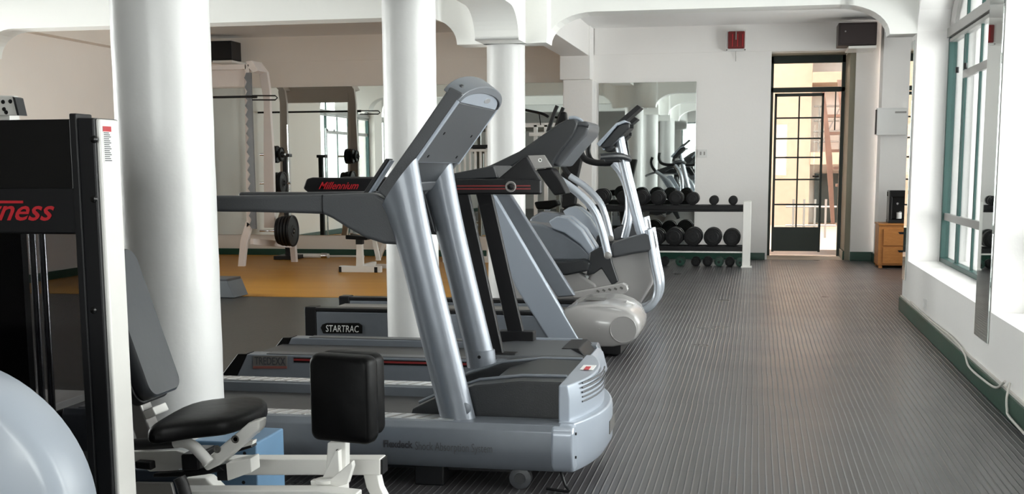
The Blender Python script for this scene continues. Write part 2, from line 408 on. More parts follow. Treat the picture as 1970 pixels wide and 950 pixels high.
# beams
def beam_x(name, m, y0, y1, spans, zt=ZC, zl=2.14, za=2.37):
    """a cross beam whose underside is an arch between haunches; spans: (x0, x1, flat0, flat1, curve width)"""
    mb = MB()
    for (x0, x1, f0, f1, cw) in spans:
        p = [(x0, zt), (x0, zl), (x0+f0, zl)]
        p += [(x0+f0+cw - cw*math.cos(PI/2*k/10), zl + (za-zl)*math.sin(PI/2*k/10)) for k in range(1, 11)]
        p += [(x1-f1-cw + cw*math.sin(PI/2*k/10), za - (za-zl)*(1-math.cos(PI/2*k/10))) for k in range(0, 11)]
        p += [(x1, zl), (x1, zt)]
        q = []
        for v in p:
            if not q or (abs(v[0]-q[-1][0]) + abs(v[1]-q[-1][1])) > 1e-4: q.append(v)
        # strip build so the concave outline stays clean
        for i in range(1, len(q)-2):
            (xa, zb), (xc, zd) = q[i], q[i+1]
            if abs(xa-xc) < 1e-5: continue
            mb.poly([(xa, y0, zb), (xc, y0, zd), (xc, y0, zt), (xa, y0, zt)], [(xa, y1, zb), (xc, y1, zd), (xc, y1, zt), (xa, y1, zt)])
    bmesh.ops.remove_doubles(mb.b, verts=mb.b.verts, dist=1e-5)
    return struct(mb.build(name, m, ang=25))
CX = -2.01; CXS = (-1.91, -2.01, -2.03); CYS = (3.8, 7.12, 10.1)
for i, cy in enumerate((3.72, 6.95, 10.065)):
    beam_x('beam_cross' if i == 2 else 'beam_cross_%d' % (i+1), 'beam_paint', cy-.135, cy+.135,
           [(XL, CX, .62, .39, .30), (CX, XR, .345, .2, .38)])
def beam_y(name, x0, x1, spans, zt=ZC, zl=2.14, za=2.37, cw=.34):
    mb = MB()
    for (y0, y1, f0, f1) in spans:
        q = [(y0, zl), (y0+f0, zl)] + [(y0+f0+cw-cw*math.cos(PI/2*k/10), zl+(za-zl)*math.sin(PI/2*k/10)) for k in range(1, 11)]
        q += [(y1-f1-cw+cw*math.sin(PI/2*k/10), za-(za-zl)*(1-math.cos(PI/2*k/10))) for k in range(0, 11)] + [(y1, zl)]
        for i in range(len(q)-1):
            (ya, zb), (yc, zd) = q[i], q[i+1]
            if abs(ya-yc) < 1e-5: continue
            mb.poly([(x0, ya, zb), (x0, yc, zd), (x0, yc, zt), (x0, ya, zt)], [(x1, ya, zb), (x1, yc, zd), (x1, yc, zt), (x1, ya, zt)])
    bmesh.ops.remove_doubles(mb.b, verts=mb.b.verts, dist=1e-5)
    return struct(mb.build(name, 'beam_paint', ang=25))
beam_y('beam_long', CX-.175, CX+.175, [(YR, 3.7, .3, .3), (3.7, 7.0, .3, .3), (7.0, 10.0, .3, .36)])
# far longitudinal beam, from the third column to the back pilaster
mb = MB().box(CX-.36, CX-.02, 10.2, 15.25, 2.50, ZC); mb.box(CX-.38, CX-.005, 15.25, YB, 2.22, ZC)
struct(mb.build('beam_far', 'wall_paint', bev=.006))
struct(MB().box(CX-.35, CX+.02, 15.32, YB, 0, 2.22).build('pilaster_back', 'wall_paint', bev=.008))
# round columns
for i, cy in enumerate(CYS):
    mb = MB(); secs = []
    for k in range(25):
        z = k/24*(2.14 if i == 2 else 2.20); rr = .157 + .0007*math.sin(k*2.3+i)
        secs.append((CXS[i], cy, z, rr, rr))
    mb.loft(secs, 56)
    struct(mb.build('column_%d' % (i+1), 'column_gloss', ang=60))

# ================================================================== far door and the courtyard outside
YD = 16.3
d = bpy.data.objects.new('door_1', None); COL.objects.link(d); d.location = (.17, YD, 0); struct(d)
mb = MB().box(.16, .205, YD-.03, YD+.03, 0, 2.53).box(1.045, 1.09, YD-.03, YD+.03, 0, 2.53).box(.16, 1.09, YD-.03, YD+.03, 2.44, 2.53).box(.16, 1.09, YD-.03, YD+.03, 2.08, 2.14)
mb.box(.97, .985, YD-.015, YD+.015, 1.6, 2.1)
mb.build('door_frame', 'dark_green_metal', d, bev=.003)
MB().box(.2, 1.05, YD-.002, YD+.002, 2.14, 2.44).build('glass_pane', 'window_glass', d)
lf = MB()
x0, x1 = .225, .84
lf.box(x0, x0+.03, YD+.02, YD+.05, .05, 2.07).box(x1-.03, x1, YD+.02, YD+.05, .05, 2.07).box(x0, x1, YD+.02, YD+.05, 2.03, 2.07)
for z in (.66, .98, 1.26, 1.50, 1.76): lf.box(x0, x1, YD+.025, YD+.045, z-.01, z+.01)
lf.box((x0+x1)/2-.01, (x0+x1)/2+.01, YD+.025, YD+.045, .37, 2.05)
leaf = lf.build('door_leaf', 'dark_green_metal', d, bev=.002)
MB().box(x0, x1, YD+.015, YD+.055, .06, .37).build('kick_panel', 'dark_green_metal', leaf, bev=.003)
MB().box(x0+.02, x1-.02, YD+.033, YD+.037, .37, 2.04).build('glass_pane', 'window_glass', leaf)
MB().cyl((x1-.05, YD-.02, 1.02), (x1-.05, YD+.02, 1.02), .01).box(x1-.12, x1-.04, YD-.03, YD-.02, 1.01, 1.03).build('door_handle', 'black_plastic', leaf)

struct(MB().box(-9, 13, 16.45, 32, -.4, -.01).box(.16, 1.1, YB, 16.46, -.004, .004).build('ground_courtyard', 'paving'))
struct(MB().box(-3.2, 3.4, 17.8, 24.2, 4.9, 5.1).box(-3.2, -3.0, 16.6, 27.5, 0, 4.9).box(3.2, 3.4, 16.6, 27.5, 0, 4.9).build('courtyard_light_block', 'pale_wall'))  # unseen roof and side walls, added to dim the courtyard
b = thing('courtyard_building', 'peach and cream building with an upper balcony seen through the far glass door', 'building', (2, 25, 0))
MB().box(-3, 1.05, 25.0, 27, -.1, 5.2).build('side_wall', 'peach_wall', b)
MB().box(1.05, 3.1, 26.2, 27.5, -.1, 5.2).build('wall', 'pale_wall', b)
for z0_, z1_ in ((1.18, 1.42), (2.75, 2.95)): MB().box(1.05, 3.1, 24.9, 26.2, z0_, z1_).build('balcony_slab', 'peach_wall', b)
MB().box(.8, 3.1, 24.6, 27.5, 3.55, 3.75).build('roof', 'pink_roof', b)
mb = MB()
for z in (1.62, 1.82, 2.02, 2.3): mb.cyl((1.1, 24.95, z), (3.1, 24.95, z), .02, n=8)
for k in range(5): mb.cyl((1.2+k*.4, 24.95, 1.4), (1.2+k*.4, 24.95, 2.3), .018, n=8)
for k in range(2): mb.cyl((1.2+k*.8, 24.95, 1.45), (1.6+k*.8, 24.95, 2.3), .014, n=8).cyl((1.6+k*.8, 24.95, 2.3), (2.0+k*.8, 24.95, 1.45), .014, n=8)
mb.build('railing', 'grey_frame', b)
MB().box(1.2, 1.7, 26.1, 26.2, 0, 1.0).build('window', 'dark_green_metal', b)
st = thing('timber_stair', 'brown timber stair or ladder leaning outside the far door', 'stair', (1.05, 18.5, 0))
MB().xz(prof([(1581, 170), (1586, 170), (1601, 300), (1606, 430), (1599, 430), (1589, 300)], 18.5), 18.50, 18.56).build('stringer', 'wood_plain', st)
for k in range(8): MB().box(1.32-.05*k, 1.60-.05*k, 18.62, 18.9, .25*k+.1, .25*k+.14).build('tread', 'wood_plain', st)
MB().poly([(1.45, 18.9, 0), (1.6, 18.9, 0), (1.25, 18.9, 2.4), (1.15, 18.9, 2.4)], [(1.45, 18.98, 0), (1.6, 18.98, 0), (1.25, 18.98, 2.4), (1.15, 18.98, 2.4)]).build('stringer', 'wood_plain', st)
ra = thing('entrance_railing', 'low grey metal railing outside, seen through the lower door panes', 'railing', (.8, 20.5, 0))
for k in range(4): MB().cyl((.62+.17*k, 20.5, 0), (.62+.17*k, 20.5, .62), .018, n=8).build('post', 'grey_frame', ra)
MB().cyl((.5, 20.5, .5), (1.3, 20.5, .5), .015, n=8).cyl((.5, 20.5, .2), (1.3, 20.5, .2), .015, n=8).build('rail', 'grey_frame', ra)
ct = thing('canopy_truss', 'grey steel canopy truss outside the arched side window', 'canopy', (4.5, 13, 2.2))
mb = MB()
for yy in (11.0, 15.0, 19.0):
    mb.cyl((3.2, yy, 2.5), (6.5, yy, 3.6), .03, n=8).cyl((3.2, yy, 2.5), (6.5, yy, 2.5), .03, n=8)
    for k in range(4): mb.cyl((3.8+k*.7, yy, 2.5), (3.5+k*.7, yy, 2.6+.23*k), .02, n=8)
mb.cyl((3.3, 10, 2.5), (3.3, 24, 2.5), .04, n=8); mb.build('truss', 'teal_frame', ct)
for yy in (11.0, 15, 19): MB().cyl((6.4, yy, 0), (6.4, yy, 3.6), .05, n=10).build('post', 'teal_frame', ct)

# ================================================================== mirrors
def framed(name, label, x0, x1, y0, y1, z0, z1):
    t = thing(name, label, 'mirror', ((x0+x1)/2, (y0+y1)/2, z0))
    MB().box(x0, x1, y0, y1, z0, z1).build('mirror_glass', 'mirror_silver', t, bev=.002); return t
framed('wall_mirror', 'large frameless mirror on the beige back wall behind the squat rack', -7.2, -2.38, YB-.012, YB-.002, .27, 2.21)
framed('wall_mirror', 'frameless mirror on the white back wall above the dumbbell rack', -1.95, -.735, YB-.012, YB-.002, .15, 2.19)
framed('strip_mirror', 'narrow tall mirror strip on the pier between the two arched windows', XR-.010, XR-.001, 6.50, 6.875, .255, 2.35)
framed('strip_mirror', 'narrow tall mirror strip on the far pier beside the wooden cabinet', XR-.010, XR-.001, 10.03, 10.21, .255, 2.1)

# ================================================================== TREADMILLS
def shifted(pts, dx=0, dz=0): return [(x+dx, z+dz) for x, z in pts]

# ---- first treadmill: silver, twin round uprights
Y0, Y1 = 4.18, 5.02
t1 = thing('treadmill', 'large silver-blue treadmill in front with two thick round uprights and a raised grey console', 'treadmill', (-1.5, 4.6, 0))
xr, xf = -2.58, -.66
def skirt(ya, yb, out):
    """a side rail bulging outwards; out = -1 near side, 1 far side"""
    o = ya if out < 0 else yb; i = yb if out < 0 else ya
    p = [(i, .245), (o-out*.02, .247), (o-out*.004, .225), (o, .16), (o-out*.012, .10), (o-out*.035, .075), (i, .075)]
    return p
for (a, b_, s) in ((Y0, Y0+.15, -1), (Y1-.15, Y1, 1)):
    MB().yz(skirt(a, b_, s), xr, xf+.005).build('side_rail', 'silver_paint', t1, bev=.004)
MB().yz(skirt(Y0-.004, Y0+.13, -1), xf-.03, xf+.055).build('rail_end_cap', 'silver_light', t1, bev=.016, seg=3)
textpx('lettering', 'Flexdeck', 'text_dark', t1, 738, 794, 846, 860, 4.1785, bold=.03)
textpx('lettering', 'Shock Absorption System', 'text_grey', t1, 799, 947, 849, 870, 4.1785)
# belt, deck and foot strips
MB().box(xr, -1.02, Y0+.14, Y1-.14, .15, .205).build('running_belt', 'belt_rubber', t1, bev=.01)
for yc in (Y0+.085, Y1-.085):
    tr = MB().box(xr+.05, -1.05, yc-.045, yc+.045, .246, .250).build('foot_strip', 'brushed_alu', t1)
    mb = MB(); k = 0; x = xr+.07
    while x < -1.08:
        mb.poly([(x, yc-.04, .2503), (x+.012, yc-.04, .2503), (x+.052, yc+.04, .2503), (x+.04, yc+.04, .2503)], [(x, yc-.04, .2515), (x+.012, yc-.04, .2515), (x+.052, yc+.04, .2515), (x+.04, yc+.04, .2515)]); x += .055
    g = mb.build('grip_marks', 'grey_frame', tr); g['kind'] = 'stuff'
MB().box(xr-.05, xr+.02, Y0+.02, Y1-.02, .07, .235).build('rear_cap', 'black_plastic', t1, bev=.02)
# motor hood pods either side of the belt entry
pod = prof([(788, 806), (793, 786), (842, 763), (880, 752), (912, 741), (1000, 733), (1083, 735), (1083, 813), (788, 809)], 4.345)
MB().xz(pod, 4.342, 4.46).build('hood_side', 'charcoal_plastic', t1, bev=.008)
MB().xz(pod, 4.86, 4.98).build('hood_side', 'charcoal_plastic', t1, bev=.008)
xh = uy(1083, 735, 4.345)[0]; zt = pod[6][1]
hp = [(xh, .23), (xh, zt), (xh-.17, zt+.004), (xh-.30, zt-.035), (xh-.36, .215), (xh-.36, .2)]
MB().xz(hp, 4.458, 4.862).build('hood_centre', 'charcoal_plastic', t1, bev=.006)
# silver hood rims on the two pods
rim = [(x, z+.004) for x, z in pod[1:7]]
for y in (4.445, 4.87): MB().tube([(x, y, z) for x, z in rim], .007, n=8).build('hood_rim', 'silver_paint', t1)
# rounded silver nose
def nose(off, y0, y1, bulge, xin):
    p = [(xin, y0)]
    for k in range(13):
        a = -1 + 2*k/12; p.append((xh + off + bulge*(1-a*a), (y0+y1)/2 + a*(y1-y0)/2))
    return p + [(xin, y1)]
up = nose(.035, 4.27, 5.0, .075, xh-.005)
lo = nose(.06, 4.24, 5.02, .085, xh-.005)
mb = MB(); mb.rings([[(x, y, .24) for x, y in up], [(x, y, zt-.05) for x, y in up], [(xh + (x-xh)*.82, y, zt+.002) for x, y in up]])
mb.build('nose_cover', 'silver_light', t1, bev=.006)
mb = MB(); mb.rings([[(xh+(x-xh)*.8, 4.63+(y-4.63)*.93, .06) for x, y in lo], [(x, y, .11) for x, y in lo], [(x, y, .225) for x, y in lo], [(xh+(x-xh)*.97, y, .25) for x, y in lo]])
mb.build('front_bumper', 'silver_light', t1, bev=.008)
for k in range(5):
    pts = []
    for j in range(9):
        a = -.75 + 1.05*j/8; pts.append((xh + .035 + .075*(1-a*a) + .001, 4.635 + a*.365, .305+k*.017))
    MB().tube(pts, .0035, n=6).build('vent_slot', 'dark_grey_plastic', t1)
n_ = uy(1112, 705, 4.62)
wl = MB().obox((xh+.050, 4.66, zt+.0045), (.050, .11, .002), (0, 0, 0)).build('warning_label', 'label_white', t1)
MB().obox((xh+.050, 4.64, zt+.0055), (.020, .075, .002), (0, 0, 0)).build('red_print', 'red_paint', wl)
for z in (.13, .215): MB().cyl((xf+.052, Y0+.04, z), (xf+.060, Y0+.04, z), .005).build('bolt', 'black_plastic', t1)
MB().obox((xh+.143, 4.66, .165), (.006, .17, .05)).build('badge', 'grey_sticker', t1)
# wheels and underside
for y in (Y0+.05, Y1-.1):
    x, z = uy(1000, 924, y) if y < 4.5 else (uy(1000, 924, 4.2)[0], .04)
    wl = MB().lathe((0, 1, 0), (x, y, .040), [(0, .004), (0, .030), (.004, .040), (.036, .040), (.04, .030), (.04, .004)]).build('wheel', 'dark_grey_plastic', t1)
    MB().lathe((0, 1, 0), (x, y-.003, .040), [(0, .003), (0, .020), (.006, .022)]).build('hub', 'charcoal_plastic', wl)
for x0 in (-1.20, -2.5): MB().box(x0, x0+.11, Y0+.05, Y1-.05, .0, .078).build('foot', 'black_plastic', t1, bev=.006)
MB().box(-2.5, -.85, Y0+.12, Y1-.12, .045, .15).build('frame_beam', 'black_plastic', t1)
MB().tube([(xf+.0, Y0+.05, .08), (xf+.02, Y0+.03, .030), (xf+.035, Y0+.02, .010), (xf-.05, Y0+.05, .008)], .005, n=8, smooth=4).build('power_lead', 'black_plastic', t1)
# uprights: thick, elliptical, leaning backwards
def upright(y, px_b, py_b, px_t, py_t, rx, nm='upright'):
    (xb, zb), (xt, zt_) = uy(px_b, py_b, y), uy(px_t, py_t, y); n = 14
    R_ = []
    for k in range(n+1):
        cx0, cz0, sh_ = xb+(xt-xb)*k/n, zb+(zt_-zb)*k/n, 1.3*(k/n)**7
        R_.append([(cx0+rx*math.cos(2*PI*j/40), y+.048*math.sin(2*PI*j/40), cz0+sh_*rx*math.cos(2*PI*j/40)) for j in range(40)])
    MB().rings(R_).build(nm, 'silver_paint', t1, ang=60)
    return xb, zb
xb, zb = upright(4.285, 882, 808, 769, 350, .066)
xb2, zb2 = upright(4.93, 927, 697, 842, 343, .060)
MB().loft([(xb2, 4.93, zb2-.02, .0625, .050), (xb2-.008, 4.93, zb2+.055, .0625, .050)], 40).build('upright_collar', 'silver_paint', t1, ang=60)
MB().lathe((0, -1, 0), (xb+.032, 4.258, zb+.05), [(0, .021), (.006, .021), (.007, .019)]).build('pivot_cap', 'silver_paint', t1)
MB().lathe((0, -1, 0), (xb2+.0, 4.885, zb2+.03), [(0, .007), (.005, .007)]).build('bolt', 'black_plastic', t1)
# handrail arms (near and far)
arm = prof([(330, 376), (480, 376), (560, 375), (626, 374), (724, 370), (745, 384), (790, 455), (772, 470), (742, 468), (706, 456), (672, 437), (645, 420), (626, 411), (560, 409), (480, 407), (330, 406)], 4.31)
MB().xz(arm, 4.275, 4.345).build('handrail', 'dark_grey_plastic', t1, bev=.014, seg=3)
MB().xz(arm, 4.915, 4.985).build('handrail', 'dark_grey_plastic', t1, bev=.014, seg=3)
sx = uy(626, 374, 4.31)[0]
for y in (4.272, 4.912): MB().box(sx-.0015, sx+.0015, y, y+.076, arm[12][1]+.002, arm[3][1]-.001).build('joint_line', 'black_plastic', t1)
# cross bar between the uprights and console
cr = prof([(738, 366), (750, 374), (764, 352), (753, 344)], 4.31)
MB().xz(cr, 4.35, 4.92).build('console_bridge', 'dark_grey_plastic', t1, bev=.01)
# console: slanted slab, dark band around, panel on the back
con = prof([(726, 366), (800, 262), (866, 166), (892, 180), (868, 213), (790, 321), (744, 384)], 4.29)
cb = MB().xz(con, 4.285, 4.33).xz(con, 4.93, 4.975)
inner = prof([(735, 360), (800, 270), (868, 172), (884, 158), (888, 170), (862, 206), (786, 312), (750, 366)], 4.29)
MB().xz(con, 4.285, 4.325).build('console_side', 'dark_grey_plastic', t1, bev=.008, seg=3)
MB().xz(con, 4.935, 4.975).build('console_side', 'dark_grey_plastic', t1, bev=.008, seg=3)
cb.b.free()
MB().xz(inner, 4.32, 4.94).build('console_body', 'charcoal_plastic', t1, bev=.01)
a, b_ = uy(889, 176, 4.29), uy(793, 313, 4.29)     # back edge line of the console
def onback(t, push=0.0):
    dx, dz = b_[0]-a[0], b_[1]-a[1]; L = math.hypot(dx, dz); nx, nz = -dz/L, dx/L
    if nx < 0: nx, nz = -nx, -nz
    return (a[0]+dx*t + nx*push, a[1]+dz*t + nz*push)
def slab(t0, t1_, y0, y1, p0, p1, nm, m, bev=.004):
    q = [onback(t0, p0), onback(t1_, p0), onback(t1_, p1), onback(t0, p1)]
    return MB().xz(q, y0, y1).build(nm, m, t1, bev=bev)
slab(.10, 1.0, 4.29, 4.97, -.035, .004, 'console_rim', 'silver_paint', .006)
slab(.11, 1.0, 4.285, 4.314, .002, .010, 'rim_edge', 'silver_light', .002)
slab(.11, 1.0, 4.955, 4.972, .002, .010, 'rim_edge', 'silver_light', .002)
slab(.13, .97, 4.318, 4.952, .0, .009, 'back_panel', 'dark_grey_plastic', .003)
for (t, y) in ((.55, 4.40), (.88, 4.40), (.55, 4.84), (.88, 4.84)):
    p, q = onback(t, .008), onback(t, .012)
    MB().cyl((p[0], y, p[1]), (q[0], y, q[1]), .006, n=10).build('bolt', 'black_plastic', t1)
MB().xz(prof([(824, 315), (864, 311), (818, 375), (807, 355)], 4.88), 4.87, 4.97).build('upright_shroud', 'dark_grey_plastic', t1, bev=.004)
MB().xz(prof([(807, 355), (818, 374), (838, 446), (829, 444)], 4.88), 4.87, 4.90).build('shroud_strip', 'charcoal_plastic', t1, bev=.002)
# rounded cap over the top of the console
def archpt(a_, off, t0=.115, rise=.27):
    """a point of the arch over the console, off metres inside its outer line: (slope position, y)"""
    Lc = math.hypot(b_[0]-a[0], b_[1]-a[1])
    return (t0 - (rise*Lc-off)/Lc*math.sin(a_)**.85, 4.63 - (.345-off)*math.cos(a_))
def P3b(t, y, p): q = onback(t, p); return (q[0], y, q[1])
ring = []
for k in range(25):
    a_ = PI*k/24; (to, yo), (ti, yi) = archpt(a_, 0), archpt(a_, .030)
    ring.append([P3b(to, yo, -.058), P3b(to, yo, .010), P3b(ti, yi, .014), P3b(ti, yi, -.058)])
MB().rings(ring).build('console_cap', 'cap_grey', t1, bev=.004)
def plate(off, p0, p1, nm, m, t0=.115, rise=.27, flat=.16):
    L_ = [archpt(PI*k/24, off, t0, rise) for k in range(25)]
    L_ = L_ + [(flat, L_[-1][1]), (flat, L_[0][1])] if flat else L_
    return MB().poly([P3b(t, y, p1) for t, y in L_], [P3b(t, y, p0) for t, y in L_]).build(nm, m, t1, bev=.002)
plate(.028, -.050, -.004, 'cap_inner', 'dark_grey_plastic')
plate(.045, -.006, .008, 'cap_panel', 'silver_light', .125, .33, None)
nv = Vector((onback(0, 1)[0]-onback(0, 0)[0], 0, onback(0, 1)[1]-onback(0, 0)[1]))
MB().poly([P3b(.03+.035*math.sin(2*PI*k/20), 4.70+.045*math.cos(2*PI*k/20), .0095) for k in range(20)], [P3b(.03+.035*math.sin(2*PI*k/20), 4.70+.045*math.cos(2*PI*k/20), .0075) for k in range(20)]).build('logo_disc', 'brushed_alu', t1)
# display seen edge-on at the far left of the console
MB().xz(prof([(706, 372), (750, 305), (757, 306), (714, 374)], 4.95), 4.89, 4.95).build('reading_rack', 'charcoal_plastic', t1, bev=.003)
MB().xz(prof([(714, 374), (757, 308), (760, 309), (718, 375)], 4.95), 4.895, 4.945).build('rack_edge', 'silver_light', t1)

# ---- second treadmill: grey deck with red stripe, black uprights
Ya, Yb = 5.68, 6.38
t2 = thing('treadmill', 'older grey treadmill with flat black uprights and red-striped black handrails, behind the front one', 'treadmill', (-1.7, 6.0, 0))
side2 = prof([(475, 681), (1105, 700), (1120, 735), (1120, 762), (445, 748)], Ya); z2 = side2[0][1]
xs0 = side2[0][0]; xs1 = -.79
side2 = [(xs0, z2), (xs1, z2), (xs1+.02, z2-.05), (xs1+.02, .06), (xs0-.07, .06), (xs0-.07, .10)]
for y0, y1 in ((Ya, Ya+.10), (Yb-.10, Yb)):
    MB().xz(side2, y0, y1).build('side_rail', 'silver_paint', t2, bev=.006)
    MB().xz([(xs0-.002, z2+.002), (xs0-.05, z2), (xs0-.16, .10), (xs0-.16, .06), (xs0-.072, .06), (xs0-.07, .10)], y0-.001, y1+.001).build('rear_cap', 'black_gloss', t2, bev=.004)
MB().box(xs0-.10, xs0-.03, Ya+.1, Yb-.1, .08, .17).build('rear_roller', 'black_plastic', t2, bev=.02)
MB().box(xs0-.05, -1.15, Ya+.1, Yb-.1, .15, z2-.035).build('running_belt', 'belt_rubber', t2)
for y0 in (Ya+.01, Yb-.09): MB().box(xs0+.10, -1.2, y0, y0+.08, z2, z2+.004).build('foot_strip', 'dark_grey_plastic', t2)
pq = prof([(487, 684), (552, 684), (552, 709), (487, 709)], Ya-.004)
pl = MB().xz(pq, Ya-.006, Ya+.002).build('name_plate', 'grey_sticker', t2)
MB().xz(prof([(487, 704), (552, 704), (552, 708.5), (487, 708.5)], Ya-.006), Ya-.0075, Ya-.005).build('plate_stripe', 'brown_stripe', pl)
textpx('lettering', 'TREDEXX', 'text_dark', pl, 490, 549, 686, 701, Ya-.007, bold=.01)
for a0, a1 in ((565, 603), (625, 830), (845, 920)):
    bq = prof([(a0, 688), (a1, 690), (a1, 699), (a0, 697)], Ya-.004)
    zc = uy(584, 692.5, Ya)[1]; h_ = .012
    st_ = MB().box(bq[0][0], bq[1][0], Ya-.004, Ya+.002, zc-h_, zc+h_).build('stripe_inlay', 'black_gloss', t2)
    MB().box(bq[0][0], bq[1][0], Ya-.006, Ya, zc-.003, zc+.007).build('red_stripe', 'dark_red', st_)
# hood
zt2 = uy(1020, 650, 6.35)[1]
x0 = uy(960, 652, 6.3)[0]
hood = [(x0-.12, z2-.04), (x0, zt2-.01), (x0+.10, zt2), (-.88, zt2), (-.80, zt2-.04), (-.76, z2-.03), (-.76, .08), (x0-.12, .08)]
MB().xz(hood, Ya+.06, Yb-.06).build('motor_hood', 'dark_grey_plastic', t2, bev=.03, seg=4)
MB().box(x0-.1, -.87, Yb-.07, Yb-.05, zt2-.01, zt2+.006).build('hood_rim', 'silver_light', t2)
MB().xz([(-.93, zt2+.004), (-.84, zt2+.004), (-.79, zt2-.05), (-.79, zt2-.09), (-.84, zt2-.03), (-.93, zt2-.02)], Ya+.30, Yb-.05).build('hood_corner', 'black_plastic', t2, bev=.008)
MB().xz([(-.79, zt2-.03), (-.76, zt2-.06), (-.735, .10), (-.76, .07), (-.79, .08)], Ya+.05, Yb-.05).build('nose_cover', 'silver_light', t2, bev=.01)
for x in (-2.5, -1.0): MB().box(x, x+.12, Ya+.1, Yb-.1, 0, .09).build('foot', 'black_plastic', t2)
# flat black uprights with feet
def flat_up(y, pb, pt, w0, w1, th):
    (xb_, zb_), (xt_, zt_) = uy(*pb, y), uy(*pt, y)
    MB().poly([(xb_-w0, y-th, zb_), (xb_+w0, y-th, zb_), (xb_+w0, y+th, zb_), (xb_-w0, y+th, zb_)],
              [(xt_-w1, y-th, zt_), (xt_+w1, y-th, zt_), (xt_+w1, y+th, zt_), (xt_-w1, y+th, zt_)]).build('upright', 'black_plastic', t2, bev=.006)
    MB().box(xb_-.09, xb_+.10, y-.04, y+.04, zb_-.05, zb_+.012).build('upright_foot', 'black_plastic', t2, bev=.006)
flat_up(6.27, (993, 640), (927, 352), .042, .042, .02)
flat_up(5.80, (956, 682), (885, 352), .036, .036, .02)
# black handrails with a red stripe, and the console box
zr0, zr1 = uy(900, 374, 5.78)[1], uy(900, 345, 5.78)[1]
xa, xc = uy(592, 360, 5.78)[0], uy(1042, 360, 5.78)[0]
for y in (5.76, 6.24):
    if y > 6: xc = xc - .14
    rl = MB().xz([(xa+.02, zr0+.0), (xc, zr0), (xc, zr1), (xa+.03, zr1+.012), (xa-.0, zr1+.005), (xa-.02, zr0+.03)], y, y+.05).build('handrail', 'black_plastic', t2, bev=.01)
    for dz in (.024, .038): MB().box(-1.40, xc-.05, y-.003, y+.001, zr0+dz, zr0+dz+.006).build('red_stripe', 'dark_red', rl)
textpx('lettering', 'Millennium', 'red_paint', t2, 613, 690, 350, 364, 5.754, shear=.6, bold=.01)
q = uy(982, 359, 5.75)
rd = MB().lathe((0, -1, 0), (q[0], 5.76, q[1]), [(0, .026), (.006, .026), (.007, .022), (.003, .018)]).build('round_emblem', 'grey_frame', t2)
MB().lathe((0, -1, 0), (q[0], 5.756, q[1]), [(0, .016), (.004, .014), (.008, .006)]).build('emblem_centre', 'black_plastic', rd)
box2 = prof([(876, 346), (958, 344), (1008, 302), (1014, 302), (1040, 345), (1040, 372), (876, 372)], 5.80)
MB().xz(box2, 5.79, 5.83).build('console', 'black_plastic', t2, bev=.012)
MB().xz(prof([(868, 345), (868, 334), (950, 318), (958, 343), (880, 347)], 5.79), 5.79, 6.24).build('console_top', 'charcoal_plastic', t2, bev=.008)

# ---- third treadmill: beige hood, wide slanted silver struts, long dark console
Yc, Yd = 7.36, 8.12
t3 = thing('treadmill', 'third treadmill with a rounded beige motor hood and wide slanting silver struts', 'treadmill', (-1.8, 7.7, 0))
sd = prof([(608, 599), (1110, 599)], Yc); z3 = uy(650, 600, Yc)[1]; xs = sd[0][0]
for y0, y1 in ((Yc, Yc+.10), (Yd-.10, Yd)):
    MB().box(xs, -1.15, y0, y1, .06, z3).build('side_rail', 'silver_paint', t3, bev=.006)
    MB().box(xs-.08, xs, y0-.002, y1+.002, .05, z3+.03).build('rear_cap', 'black_plastic', t3, bev=.01)
    MB().box(xs-.08, -1.15, y0, y1, z3+.001, z3+.024).build('top_rail', 'black_plastic', t3, bev=.006)
MB().box(xs-.03, -1.1, Yc+.1, Yd-.1, .14, z3-.02).build('running_belt', 'deck_grey', t3)
p = prof([(617, 630), (620, 624), (628, 621), (690, 621), (697, 626), (697, 641), (622, 641)], Yc-.003)
bd = MB().xz(p, Yc-.008, Yc+.002).build('badge', 'black_gloss', t3, bev=.002)
textpx('lettering', 'STARTRAC', 'label_white', bd, 627, 690, 625, 638, Yc-.0088, shear=.1)
hd = prof([(1072, 668), (1075, 612), (1086, 595), (1110, 588), (1150, 585), (1185, 587), (1208, 594), (1224, 606), (1232, 620), (1232, 636), (1224, 651), (1208, 663), (1180, 668)], Yc+.02)
mb = MB(); n = len(hd); cx_ = sum(x for x, z in hd)/n; cz_ = sum(z for x, z in hd)/n
sl = []; x_in = hd[0][0]
for f, y, pull in ((.90, Yc-.004, 0), (.965, Yc+.010, 0), (1.0, Yc+.05, 0), (1.0, Yd-.35, 0), (1.0, Yd-.12, .04), (.985, Yd-.03, .09), (.92, Yd, .13)):
    sl.append([(cx_+(x-cx_)*f - pull*(x-x_in)/.75, y, cz_+(z-cz_)*f) for x, z in hd])
mb.rings(sl).build('motor_hood', 'beige_plastic', t3, ang=60)
q = uy(1199, 634, Yc-.01); MB().lathe((0, -1, 0), (q[0], Yc+.002, q[1]), [(0, .082), (.010, .082), (.012, .079), (.010, .077), (.010, .002)], 40).build('wheel_cover', 'beige_plastic', t3)
q = uy(1152, 633, Yc-.01); MB().cyl((q[0], Yc-.012, q[1]), (q[0], Yc, q[1]), .005, n=10).build('screw', 'grey_frame', t3)
MB().obox((hd[6][0]-.012, Yc+.28, hd[6][1]+.006), (.05, .05, .012), (0, math.radians(20), 0)).build('sticker', 'label_white', t3)
q = uy(1150, 570, Yc+.4); MB().obox((q[0], Yc+.30, hd[4][1]+.001), (.13, .16, .004), (0, math.radians(2), 0)).build('hood_decal', 'grey_sticker', t3, bev=.002)
MB().box(hd[0][0]+.05, hd[9][0]-.12, Yc+.03, Yd-.03, .02, .08).build('frame_beam', 'black_plastic', t3)
